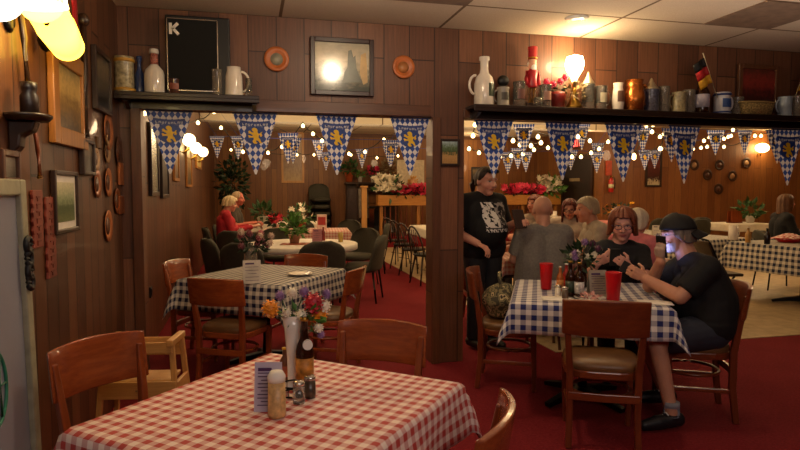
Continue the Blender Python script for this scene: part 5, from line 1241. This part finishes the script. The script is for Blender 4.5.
SIT = dict(pelvis=(0,0,.56), waist=(0,-.01,.72), chest=(0,-.01,.90), neck=(0,0,1.07), head=(0,.045,1.215), shl=(-.185,-.01,1.0), shr=(.185,-.01,1.0), ell=(-.25,.06,.76), elr=(.25,.06,.76), wrl=(-.14,.27,.80), wrr=(.14,.27,.80),
           hipl=(-.09,.03,.53), hipr=(.09,.03,.53), knl=(-.12,.43,.52), knr=(.12,.43,.52), anl=(-.12,.42,.09), anr=(.12,.42,.09))
STAND = dict(pelvis=(0,0,.93), waist=(0,0,1.08), chest=(0,0,1.25), neck=(0,-.01,1.41), head=(0,.03,1.545), shl=(-.175,-.01,1.345), shr=(.175,-.01,1.345), ell=(-.25,-.03,1.06), elr=(.25,-.03,1.06), wrl=(-.16,.18,1.06), wrr=(.16,.18,1.06),
           hipl=(-.09,0,.9), hipr=(.09,0,.9), knl=(-.1,.02,.49), knr=(.1,.02,.49), anl=(-.1,-.01,.09), anr=(.1,-.01,.09))
def person(name, label, loc, rz, base=SIT, J=None, W=None, g=1.0, ag=1.0, vox=.010, yaw=0, pitch=0, roll=0, hs=1.0, tone='#c88a6c', shirt=None, sleeve='short', sleeve_m=None, pants=None, pleg=1.0, shoe=None, hair=None, hands=None, beard=None, female=False, lips='#8e4038', face=True):
    root = thing(name, label, 'person', loc, rz)
    inv = Matrix.Translation(loc) @ Matrix.Rotation(rz, 4, 'Z'); inv.invert()
    P = {k: Vector(v) for k, v in base.items()}
    for k, v in (J or {}).items(): P[k] = Vector(v)
    for k, v in (W or {}).items(): P[k] = inv @ Vector(v)
    ix = lambda v: Vector(v)
    HM = Matrix.Translation(P['head']) @ Matrix.Rotation(yaw, 4, 'Z') @ Matrix.Rotation(pitch, 4, 'X') @ Matrix.Rotation(roll, 4, 'Y') @ Matrix.Scale(hs, 4)
    H3 = HM.to_3x3()
    B = Blob()
    def torso(Bl, e, top=True):
        ax = (P['shr']-P['shl']).normalized()
        for s in (-1, 1):
            Bl.chain([P['pelvis']+ax*.07*s*g, P['waist']+ax*.065*s*g, P['chest']+ax*.075*s*g, P['neck'].lerp(P['chest'], .35)+ax*.09*s],
                     [.115*g+e, (.112 if not female else .1)*g+e, (.108*(.5+.5*g))+e, .06+e])
        f = ax.cross(Vector((0,0,1))); f = -f if f.dot(Vector((0,1,0))) < 0 else f
        if g > 1.1: Bl.ell(P['waist']+f*.06*g, (.15*g+e, .12*g+e, .14*g+e))
        if female:
            for s in (-1, 1): Bl.ell(P['chest']+f*.075+ax*.07*s, (.07+e,.055+e,.065+e))
        Bl.chain([P['shl'], P['neck']-Vector((0,0,.045)), P['shr']], [.058*ag+e, .06+e, .058*ag+e])
    torso(B, -.014 if shirt else 0)
    B.chain([P['neck']-Vector((0,0,.05)), P['head']+H3 @ Vector((0,-.025,-.05))], [.062*(.6+.4*g), .056*(.6+.4*g)])
    for s in 'lr':
        B.chain([P['sh'+s], P['el'+s], P['wr'+s]], [(.044 if shirt else .052)*ag, .041*ag, .028*ag])
        B.chain([P['hip'+s], P['kn'+s], P['an'+s]], [(.07 if pants else .088)*g, .057, .036])
        a = P['an'+s]; ft = (P['kn'+s]-P['hip'+s]); ft.z = 0
        ft = ft.normalized() if base is not STAND and ft.length > .05 else Vector((0,1,0))
        B.chain([a-ft*.03-Vector((0,0,.03)), a+ft*.1-Vector((0,0,.05)), a+ft*.17-Vector((0,0,.062))], [.036,.034,.024])
        P['ft'+s] = ft
        hd = (hands or {}).get(s)
        el, wr = P['el'+s], P['wr'+s]
        if hd: i3 = inv.to_3x3(); hand(B, wr, i3 @ Vector(hd[0]), i3 @ Vector(hd[1]), i3 @ Vector(hd[2]), **(hd[3] if len(hd) > 3 else {}))
        else:
            d = (wr-el).normalized(); side = Vector((1 if s == 'l' else -1, .2, .2)); hand(B, wr, d, (0, .1, -1) if abs(d.z) < .9 else (0,-1,0), side, curl=.45)
    # head
    def hell(c, r): B.mb.ell(HM @ Vector(c), tuple(x*hs for x in r), 20, 14, HM.to_3x3().normalized())
    hell((0,-.012,.03), (.076,.094,.088)); hell((0,.03,-.03), (.064,.064,.078)); hell((0,.055,-.088), (.034,.032,.026)); hell((0,.02,-.07), (.056,.055,.042))
    for s in (-1, 1):
        hell((s*.04,.058,-.03), (.026,.028,.028)); hell((s*.077,-.012,-.008), (.009,.02,.032)); hell((s*.03,.076,.03), (.026,.014,.01))
    B.seg(HM @ Vector((0,.09,.018)), HM @ Vector((0,.108,-.022)), .0085*hs, .0135*hs); B.seg(HM @ Vector((-.011,.096,-.026)), HM @ Vector((.011,.096,-.026)), .0085*hs, .0085*hs)
    hell((0,.085,-.052), (.023,.013,.008)); hell((0,.083,-.063), (.02,.013,.008))
    me = B.mesh('body', vox, 2)
    inv_h = HM.inverted(); base_c = hex3(tone); col = me.color_attributes.new('Tone', 'FLOAT_COLOR', 'POINT')
    buf = []
    for v in me.vertices:
        c = base_c.copy(); q = inv_h @ v.co
        if q.length < .2 and face and q.y > .03:
            ax_ = abs(q.x)
            def sm(d, r, w): return max(0, min(1, (r-d)/w+.5))
            c = c.lerp(Vector((base_c.x*1.05, base_c.y*.72, base_c.z*.66)), .5*sm(math.hypot(ax_-.042, q.z+.03), .022, .03))
            e = math.hypot((ax_-.031)/1.25, (q.z-.012)*1.9); c = c.lerp(Vector((.55,.5,.45)), sm(e, .012, .006)); c = c.lerp(Vector((.03,.02,.015)), sm(math.hypot(ax_-.031, q.z-.012), .0065, .004))
            c = c.lerp(base_c*.35, .75*sm(math.hypot((ax_-.032)/2.6, (q.z-.034)*1.6), .0078, .005))
            if q.y > .07: c = c.lerp(hex3(lips), .85*sm(math.hypot(q.x/2.4, (q.z+.057)), .0105, .005))
            c = c.lerp(base_c*.3, .6*sm(math.hypot(ax_-.008, (q.z+.033)), .005, .003)) if q.y > .09 else c
            if beard and q.z < -.03 and not (abs(q.x) < .026 and -.066 < q.z < -.046): c = c.lerp(hex3(beard), .75*sm(q.z, -.038, .015))
        buf += [c.x, c.y, c.z, 1]
    col.data.foreach_set('color', buf)
    me.materials.append(SKIN); body = bpy.data.objects.new('body', me); COL.objects.link(body); body.parent = root
    def part(nm, Bl, m, v=None, smooth=4):
        mm = Bl.mesh(nm, v or max(vox, .009), smooth); mm.materials.append(m); o = bpy.data.objects.new(nm, mm); COL.objects.link(o); o.parent = root; return o
    out = {'root': root, 'HM': HM, 'P': P, 'inv': inv}
    if shirt:
        Bl = Blob(); torso(Bl, .018)
        for s in 'lr':
            sh, el, wr = P['sh'+s], P['el'+s], P['wr'+s]
            if sleeve == 'short': Bl.seg(sh, sh.lerp(el, .80), .068*ag, .064*ag, True)
            elif sleeve == 'long': Bl.chain([sh, el, el.lerp(wr, .9)], [.066*ag, .056*ag, .042*ag], True)
            if not pants or True: Bl.seg(P['hip'+s]+Vector((0,0,.03)), P['hip'+s].lerp(P['kn'+s], .12), .1*g, .095*g, True)
        out['shirt'] = part('shirt', Bl, shirt)
    if pants:
        Bl = Blob(); ax = (P['shr']-P['shl']).normalized()
        for s in (-1, 1): Bl.seg(P['pelvis']+ax*.07*s*g, P['pelvis'].lerp(P['waist'], .4)+ax*.065*s*g, .122*g, .118*g)
        for s in 'lr':
            if pleg < 1: Bl.seg(P['hip'+s], P['hip'+s].lerp(P['kn'+s], pleg), .104*g, .088, True)
            else: Bl.chain([P['hip'+s], P['kn'+s], P['an'+s]], [.1*g, .074, .058], True)
        part('trousers' if pleg >= 1 else 'shorts', Bl, pants)
    if shoe:
        for s in 'lr':
            Bl = Blob(); a, ft = P['an'+s], P['ft'+s]
            Bl.chain([a-ft*.04-Vector((0,0,.035)), a+ft*.1-Vector((0,0,.045)), a+ft*.185-Vector((0,0,.055))], [.046,.044,.032]); Bl.seg(a+Vector((0,0,-.03)), a+Vector((0,0,.0)), .045, .047, True)
            for i, v in enumerate(Bl.mb.v): Bl.mb.v[i].z = max(v.z, a.z-.088)
            so = part('shoe', Bl, shoe)
            if vox < .006:
                mb = MB(); sd = Vector((-ft.y, ft.x, 0))
                for j in range(4): b0 = a+ft*(.04+.022*j)+Vector((0,0,.008-.013*j)); mb.tube([b0-sd*.024-Vector((0,0,.006)), b0+Vector((0,0,.004)), b0+sd*.024-Vector((0,0,.006))], .004, 6)
                mb.build('laces', M['white'], so); MB().tube([a+Vector((0,0,-.01)), a+Vector((0,0,.05)), a+Vector((0,0,.075))], [.047,.046,.045], 14).build('sock', mat('#8a8a92', .8), so)
    if hair: hair_part(root, HM, hs, **hair)
    return out
def hair_part(root, HM, hs, m=None, front=.06, side=-.02, back=-.06, thick=.012, flare=.0, wave=.004, seed=0, part_in=0, name='hair', skip=None, off=.006):
    rnd = random.Random(seed); ph = [rnd.uniform(0, 6) for _ in range(4)]
    cy, cz, rx, ry, rz_ = -.012, .03, .078+off, .097+off, .09+off
    mb = MB(); nu, nv = 56, 18
    def fn(u, v):
        a = 2*PI*u; fr = math.cos(a)      # 1 at the front
        if fr > .35: zb = front+(side-front)*max(0, min(1, (.80-fr)/.38))**1.4 if fr < .80 else front
        elif fr > -.3: zb = side+(back-side)*(.35-fr)/.65
        else: zb = back
        w = wave*(math.sin(11*a+ph[0])+.6*math.sin(23*a+ph[1])+.4*math.sin(6*v+ph[2]))
        if zb >= cz: phi = v*math.acos(max(-1, min(1, (zb-cz)/rz_))); z = cz+rz_*math.cos(phi); k = math.sin(phi)
        else:
            if v < .55: phi = v/.55*PI/2; z = cz+rz_*math.cos(phi); k = math.sin(phi)
            else: tt = (v-.55)/.45; z = cz+(zb-cz)*tt; k = 1+flare*tt-.10*max(0, tt-.6)*(1 if flare <= 0.02 else 0)
        k2 = k+w/.09*min(1, v*3)
        return HM @ Vector((rx*k2*math.sin(a), cy+ry*k2*math.cos(a), z))
    mb.grid(fn, nu, nv)
    return mb.build(name, m, root, solid=thick)
def hairm(d, l):
    t = NT('hair_strands'); f = t.noise(t.mapping(t.coord('Object'), sc=(60,60,8)), 3, 4, .7); t.base(t.ramp(f, [(.3, lin(d)), (.7, lin(l))])); t.set(.5); t.bump(f, .4, .004); return t.m
def specs(root, HM, m=None, r=.021):
    mb = MB(); m = m or mat('#3a2440', .3)
    for s in (-1, 1):
        mb.tube([HM @ Vector((s*.032+r*1.15*math.cos(a), .108-.0*abs(math.cos(a)), .006+r*.8*math.sin(a))) for a in [2*PI*i/18 for i in range(18)]], .0026, 6, closed=True)
        mb.tube([HM @ Vector((s*.055,.106,.012)), HM @ Vector((s*.076,.085,.014)), HM @ Vector((s*.082,-.01,.012))], .0024, 6)
    mb.tube([HM @ Vector((-.009,.109,.01)), HM @ Vector((0,.114,.013)), HM @ Vector((.009,.109,.01))], .0024, 6)
    return mb.build('glasses', m, root)
def patch(parent_obj, root, c, ux, uz, dirn, w, h, m, name, n=14):
    """a printed patch lying on the cloth"""
    me = parent_obj.data; bvh = BVHTree.FromPolygons([v.co for v in me.vertices], [tuple(p.vertices) for p in me.polygons])
    c, ux, uz, dirn = Vector(c), Vector(ux).normalized(), Vector(uz).normalized(), Vector(dirn).normalized(); mb = MB()
    def fn(u, v):
        o = c+ux*((u-.5)*w)+uz*((v-.5)*h)-dirn*.4; hit = bvh.ray_cast(o, dirn)
        return (hit[0] if hit[0] else o+dirn*.4)-dirn*.005
    mb.grid(fn, n, n, uv=lambda u, v: (u, v)); return mb.build(name, m, parent_obj)
def facing(vx, vy): return math.atan2(vy, vx)-PI/2
black_cloth = mat('#08080a', .8, vary=.2, scale=20); grey_cloth = mat('#7d7872', .85, vary=.1, scale=60)
# the man in the black cap
man = person('person', 'man in a backwards black cap and black shirt raising a phone at the blue table', (2.85, 3.25, 0), facing(-.88, .47), SIT,
    W=dict(pelvis=(2.85,3.24,.62), waist=(2.85,3.24,.75), chest=(2.81,3.27,.89), neck=(2.765,3.305,1.025), head=(2.70,3.355,1.155), shl=(2.72,3.10,.965), shr=(2.88,3.45,.965),
           ell=PD(680,297,3.70), wrl=PD(646,279,3.84), elr=(2.62,3.51,.80), wrr=(2.575,3.345,.985), hipl=(2.80,3.15,.57), hipr=(2.86,3.32,.57), knl=(2.42,3.16,.52), knr=(2.50,3.44,.52), anl=(2.46,3.06,.095), anr=(2.70,3.44,.095)),
    g=1.22, ag=1.15, vox=.0052, yaw=R(6), pitch=R(-6), tone='#c58e72', shirt=black_cloth, pants=mat('#2b2f3b', .8), pleg=.9, shoe=mat('#14141a', .5), beard='#a89a8e',
    hands={'l': ((-.75,.5,.5), (.35,.85,.1), (.1,-.1,1), dict(curl=.5)), 'r': ((-.2,-.1,1), (1,.25,.1), (.47,.88,0), dict(curl=.55))})
HM = man['HM']
specs(man['root'], HM, mat('#8a8078', .3, .5))
hair_part(man['root'], HM, 1, hairm('#5a5048', '#8a7c6c'), front=.12, side=-.005, back=-.05, off=.002, skip=None)
mb = MB(); cyc = -.012
def capf(u, v):
    a = 2*PI*u; phi = v*1.5; k = math.sin(phi)**.85; return HM @ Vector((.092*k*math.sin(a), cyc+.112*k*math.cos(a), .032+.108*math.cos(phi)+.006*math.cos(a)))
mb.grid(capf, 40, 12); cp = mb.build('cap', mat('#09090a', .7), man['root'], solid=.008)
mb = MB(); mb.grid(lambda u, v: HM @ Vector((.088*math.sin((u-.5)*2.2)*(1+.08*v), cyc-.106*math.cos((u-.5)*2.2)-.075*v*math.cos((u-.5)*2.0), .034-.045*v-.02*(2*u-1)**2)), 14, 6); mb.build('brim', mat('#09090a', .7), cp, solid=.006)
MB().ell(HM @ Vector((0,cyc,.142)), (.008,.008,.005)).build('button', mat('#09090a', .7), cp)
def phone(label, c, right, upv, lit=None):
    right, upv = Vector(right).normalized(), Vector(upv).normalized(); n = right.cross(upv).normalized(); upv = n.cross(right)
    rot = Matrix((right, upv, n)).transposed(); t = thing('phone', label, 'phone', tuple(c)); MB().box((0,0,0), (.072,.14,.009), rot).build('body', M['black'], t, bevel=.003)
    sc = MB().box(n*.0055, (.064,.125,.001), rot); sc.build('screen', lit or mat('#0a0b10', .1), t); return t, n
# raised phone, screen toward his face
def in_hand(wr, d, palm, along=.10, out=.02):
    d = Vector(d).normalized(); p = Vector(palm); p = (p-d*p.dot(d)).normalized(); return Vector(wr)+d*along+p*out, p.cross(d)*-1, d
c_, r_, u_ = in_hand((2.575,3.345,.985), (-.2,-.1,1), (1,.25,.1)); phone('dark phone raised before the face of the man in the cap, screen lit', c_, r_, u_, emis('#8fa4ff', 14, True))
c_, r_, u_ = in_hand(PD(646,279,3.84), (-.75,.5,.5), (.35,.85,.1)); phone('dark phone in the lowered hand of the man in the cap', c_, r_, u_)
# the woman with glasses
wom = person('person', 'red-haired woman with purple glasses in a dark top seated behind the blue gingham table', (2.86, 4.27, 0), facing(-.45, -.85), SIT,
    W=dict(pelvis=(2.88,4.30,.60), waist=(2.87,4.29,.74), chest=(2.85,4.25,.89), neck=(2.835,4.20,1.03), head=(2.835,4.145,1.175), shr=(2.68,4.29,.955), shl=(2.99,4.12,.955),
           elr=(2.55,4.18,.77), wrr=(2.515,3.985,.90), ell=(2.90,3.92,.78), wrl=(2.70,3.85,.885), hipr=(2.80,4.32,.57), hipl=(2.95,4.24,.57), knr=(2.60,3.98,.52), knl=(2.77,3.88,.52), anr=(2.62,4.0,.095), anl=(2.80,3.92,.095)),
    g=1.06, ag=1.0, vox=.0055, hs=1.06, yaw=R(-4), pitch=R(-10), tone='#d39a86', female=True, shirt=mat('#15151a', .8, vary=.3, scale=30), pants=mat('#1b1c25', .8), shoe=M['black'], lips='#9c4648',
    hair=dict(m=hairm('#4a2010', '#8a4422'), front=.07, side=-.075, back=-.08, flare=.1, thick=.022, off=.012, wave=.005, seed=2),
    hands={'r': ((.45,-.65,.55), (.6,.6,.3), (.1,.5,.8), dict(curl=.6)), 'l': ((-.8,.1,.55), (-.2,.7,.4), (-.1,.5,.8), dict(curl=.6))})
specs(wom['root'], wom['HM'], mat('#3a2145', .3))
phone('dark phone held in both hands by the woman with glasses', (2.60,3.885,.955), (-.87,.45,0), (-.15,-.3,.9))
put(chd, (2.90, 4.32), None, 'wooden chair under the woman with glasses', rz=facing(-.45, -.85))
# standing woman in a black printed shirt
sw = person('person', 'dark-haired woman in a black T-shirt with a white print standing beside the pillar', (2.06, 5.13, .006), facing(.30, -.95), STAND,
    J=dict(shl=(-.19,-.01,1.335), shr=(.19,-.01,1.335), head=(0,.045,1.525), ell=(-.265,.02,1.09), wrl=(-.2,.25,1.16), elr=(.275,-.02,1.06), wrr=(.22,.2,.98)),
    g=1.18, ag=1.12, vox=.007, yaw=R(2), pitch=R(-12), hs=1.06, tone='#d39a84', female=True, shirt=black_cloth, pants=mat('#16161c', .8), shoe=M['black'],
    hair=dict(m=hairm('#1c110c', '#3a241a'), front=.088, side=.03, back=-.05, flare=0, thick=.008, off=.001, wave=.004, seed=5))
HM = sw['HM']
MB().ell(HM @ Vector((0,-.12,.0)), (.035,.045,.05)).tube([HM @ Vector((0,-.13,.0)), HM @ Vector((.01,-.16,-.06)), HM @ Vector((.0,-.15,-.14))], [.032,.034,.012], 10).build('hair_tail', hairm('#1c110c', '#3a241a'), sw['root'])
mb = MB()
for s in (-1, 1): mb.ell(HM @ Vector((s*.034,.07,.098)), (.03,.012,.02))
mb.tube([HM @ Vector((-.07,.0,.085)), HM @ Vector((-.05,.06,.1)), HM @ Vector((.05,.06,.1)), HM @ Vector((.07,0,.085))], .004, 6); mb.build('sunglasses', M['black'], sw['root'])
n_ = NT('shirt_print'); o = n_.sep(n_.coord('UV')); nz = n_.noise(n_.mapping(n_.coord('UV'), sc=(1,1,1)), 6, 4, .6)
blk = lin('#0d0d10'); wht = lin('#e6e2dc')
left = n_.math('LESS_THAN', o[0], .52); blotch = n_.math('GREATER_THAN', nz, .54)
pa_ = n_.mix(blotch, wht, blk); pb_ = n_.mix(n_.math('GREATER_THAN', nz, .53), blk, lin('#9a948e')); pic = n_.mix(left, pb_, pa_)
foot = n_.math('LESS_THAN', o[1], .17); wv = n_.new('ShaderNodeTexNoise'); wv.inputs['Scale'].default_value = 1; n_.link(n_.comb(n_.math('MULTIPLY', o[0], 22), n_.math('MULTIPLY', o[1], 9)), wv.inputs['Vector'])
fw_ = n_.math('MULTIPLY', n_.math('GREATER_THAN', wv.outputs[0], .5), n_.math('LESS_THAN', n_.math('ABSOLUTE', n_.math('SUBTRACT', o[1], .08)), .055))
n_.base(n_.mix(foot, pic, n_.mix(fw_, blk, wht))); n_.set(.75)
patch(sw['shirt'], sw['root'], (-.015,.0,1.20), (-1,0,0), (0,0,1), (0,-1,0), .27, .27, n_.m, 'print')
tag(MB().box((0,0,0), (.12,.02,.17), Matrix.Rotation(R(20), 3, 'X')).build('order_pad', mat('#3a2a25', .5), None, sw['inv'].inverted() @ Vector((-.12,.35,1.19)), facing(.3,-.95), bevel=.003), 'small dark order pad held by the standing woman', 'pad')
# the group behind
def seated(label, x, y, fx, fy, z=.045, chair=None, ch_proto=None, **kw):
    p = person('person', label, (x, y, z), facing(fx, fy), SIT, **kw)
    if chair: put(ch_proto or chd, (x-fx*.03, y-fy*.03), None, chair, rz=facing(fx, fy))
    return p
t = thing('stool', 'backless wooden stool under the bald man in the grey shirt', 'stool', (2.61, 5.0, .006))
MB().lathe([(.001,.44), (.19,.44), (.2,.455), (.2,.48), (.17,.495), (.001,.5)], n=24).build('seat', M['chaird'], t)
for a_ in range(4): MB().tube([(.13*math.cos(a_*PI/2+.5), .13*math.sin(a_*PI/2+.5), .45), (.18*math.cos(a_*PI/2+.5), .18*math.sin(a_*PI/2+.5), 0)], [.018,.014], 8).build('leg', M['chaird'], t)
lap = dict(wrl=(-.12,.33,.80), wrr=(.12,.33,.80))
seated('large bald man in a grey shirt seated with his back to the camera', 2.62, 5.04, .24, .97, J=dict(lap, head=(0,.05,1.215)), g=1.35, ag=1.3, vox=.008, hs=1.12, tone='#c48f76', shirt=grey_cloth, pants=mat('#1d1c22', .8), shoe=M['black'])
seated('grey-haired man in a pale polo shirt facing left at the dining group', 3.47, 5.56, -.95, .25, chair='wooden chair under the grey-haired man in the pale shirt', J=dict(lap, head=(0,.08,1.20)), g=1.15, ag=1.1, vox=.009, hs=1.12, pitch=R(-8), tone='#c88a6c', shirt=mat('#a79a86', .8), pants=mat('#3a3630', .8), shoe=M['black'], hair=dict(m=hairm('#8a7a62', '#b9a888'), front=.07, side=.035, back=-.05, thick=.010, wave=.004, off=.002, seed=6))
w3 = seated('auburn-haired woman with glasses and long hair at far side of the dining group', 3.78, 6.58, -.6, -.8, chair='wooden chair under the auburn-haired woman with glasses', J=dict(lap, head=(0,.06,1.17)), female=True, vox=.009, pitch=R(-10), tone='#d09680', shirt=mat('#c9b9a6', .8), pants=mat('#2a2730', .8), shoe=M['black'], hair=dict(m=hairm('#4a1a10', '#7a2e1c'), front=.07, side=-.16, back=-.2, flare=.12, thick=.02, wave=.006, seed=7))
specs(w3['root'], w3['HM'], M['black'])
seated('red-haired person half hidden behind the auburn-haired woman', 3.74, 7.4, -.9, -.4, chair='wooden chair under the half hidden red-haired person', J=dict(lap), female=True, vox=.011, tone='#c8876e', shirt=mat('#9a8a7a', .8), pants=mat('#2a2730', .8), hair=dict(m=hairm('#4a2015', '#7c3520'), front=.066, side=-.1, back=-.13, flare=.06, thick=.02, seed=8))
seated('short brown-haired person half hidden between the standing woman and the bald man', 2.55, 6.2, .95, -.15, chair='wooden chair under the short brown-haired person', J=dict(lap), vox=.011, tone='#b87c5e', shirt=mat('#5a4a3e', .8), pants=mat('#2a2730', .8), hair=dict(m=hairm('#4a3320', '#7c5a38'), front=.066, side=.02, back=-.06, thick=.010, seed=9))
seated('white-haired person in a pink shirt seated just behind the woman with glasses', 3.52, 4.96, .9, .35, z=-.04, chair='wooden chair under the white-haired person in pink', J=dict(lap, head=(0,.06,1.19)), g=1.1, vox=.010, tone='#cf9a84', shirt=mat('#c96f76', .8), pants=mat('#3a3640', .8), hair=dict(m=hairm('#c8b89c', '#efe2c8'), front=.062, side=-.02, back=-.07, thick=.018, seed=10))
seated('brown-haired woman in a black jacket seated beyond the long gingham table at the right edge', 7.55, 7.15, .92, -.35, chair='dark padded chair under the woman in the black jacket', ch_proto=sh, J=dict(lap), female=True, g=1.1, vox=.011, tone='#d09078', shirt=black_cloth, sleeve='long', pants=mat('#1d1c22', .8), shoe=M['black'], hair=dict(m=hairm('#4a2d1a', '#7c5433'), front=.068, side=-.12, back=-.16, flare=.08, thick=.022, seed=11))
seated('white-haired woman in a red sweater seated at the left of the couple', -.38, 9.95, .97, .15, chair='dark padded chair under the woman in the red sweater', ch_proto=sh, J=dict(wrl=(-.12,.42,.82), wrr=(.12,.42,.82), head=(0,.07,1.18)), female=True, g=1.15, vox=.010, pitch=R(-12), tone='#d09880', shirt=mat('#b3202e', .85), sleeve='long', pants=mat('#15141a', .8), shoe=M['black'], hair=dict(m=hairm('#b8a078', '#e2cfa6'), front=.066, side=-.015, back=-.05, flare=.03, thick=.022, wave=.008, seed=12))
seated('bald red-faced man in a dark shirt seated behind the woman in red', -.26, 10.62, .95, -.2, z=.09, chair='dark padded chair under the red-faced man', ch_proto=sh, J=dict(lap, head=(0,.06,1.215)), g=1.1, vox=.010, pitch=R(-8), tone='#c9705a', shirt=mat('#4a4236', .85), pants=mat('#2a2730', .8), shoe=M['black'], hair=dict(m=hairm('#a08868', '#c8b08c'), front=.119, side=.0, back=-.04, thick=.008, off=-.001, seed=13))

# ------------------------------------------------------------------ light
def pl_(name, loc, e, col, r=.12):
    l = bpy.data.lights.new(name, 'POINT'); l.energy = e; l.color = col; l.shadow_soft_size = r; o = bpy.data.objects.new(name, l); COL.objects.link(o); o.location = loc; return o
def al_(name, loc, rot, e, col, sx_, sy_):
    l = bpy.data.lights.new(name, 'AREA'); l.shape = 'RECTANGLE'; l.size = sx_; l.size_y = sy_; l.energy = e; l.color = col; o = bpy.data.objects.new(name, l); COL.objects.link(o); o.location = loc; o.rotation_euler = rot; return o
WARM = (1, .68, .38); WARM2 = (1, .78, .52)
pl_('front_ceiling_lamp', (.83, 3.22, 2.66), 28, WARM2, .06)
pl_('wall_lamp_light', (XL+.32, 2.72, 2.10), 8, (1,.7,.32), .08)
pl_('bulb_light', BULB+Vector((0,-.10,.05)), 12, (1,.74,.42), .05)
al_('front_room_fill', (1.0, -.9, 2.6), (R(42),0,R(-12)), 42, (1,.82,.74), 2.5, 1.0)  # added fill light from the camera side, no fixture there
al_('front_ceiling_fill', (2.2, 2.6, 2.2), (PI,0,0), 34, (1,.80,.62), 5.0, 2.6)  # added up-facing light that brightens the front ceiling, no real source
for i, (x, y, e) in enumerate([(.6,6.6,26), (.6,10.2,36), (1.6,13.6,48), (3.6,7.2,34), (4.6,10.6,42), (6.6,8.2,36), (7.2,12.2,32), (10,10.6,42), (6,15.6,30), (9.5,7.0,34)]):
    pl_('far_room_fill', (x, y, 2.45), e, WARM, .15)  # unseen point lights added under the ceiling to brighten the far room
al_('far_ceiling_fill', (3.5, 9.5, 2.35), (PI,0,0), 120, (1,.82,.58), 8, 9)  # added invisible panel lighting the far ceiling from below
for i, y in enumerate((7.5, 9.0, 11)): pl_('side_wall_lamp', (XL+.45, y, 2.2), 2.5, WARM, .1)
pl_('plate_wall_lamp', SCONCE, 18, (1,.66,.32), .12)
w = bpy.data.worlds.new('World'); scn.world = w; w.use_nodes = True; w.node_tree.nodes['Background'].inputs[0].default_value = (.5,.35,.28,1); w.node_tree.nodes['Background'].inputs[1].default_value = .05
scn.view_settings.view_transform = 'Standard'; scn.view_settings.look = 'None'; scn.view_settings.exposure = 0
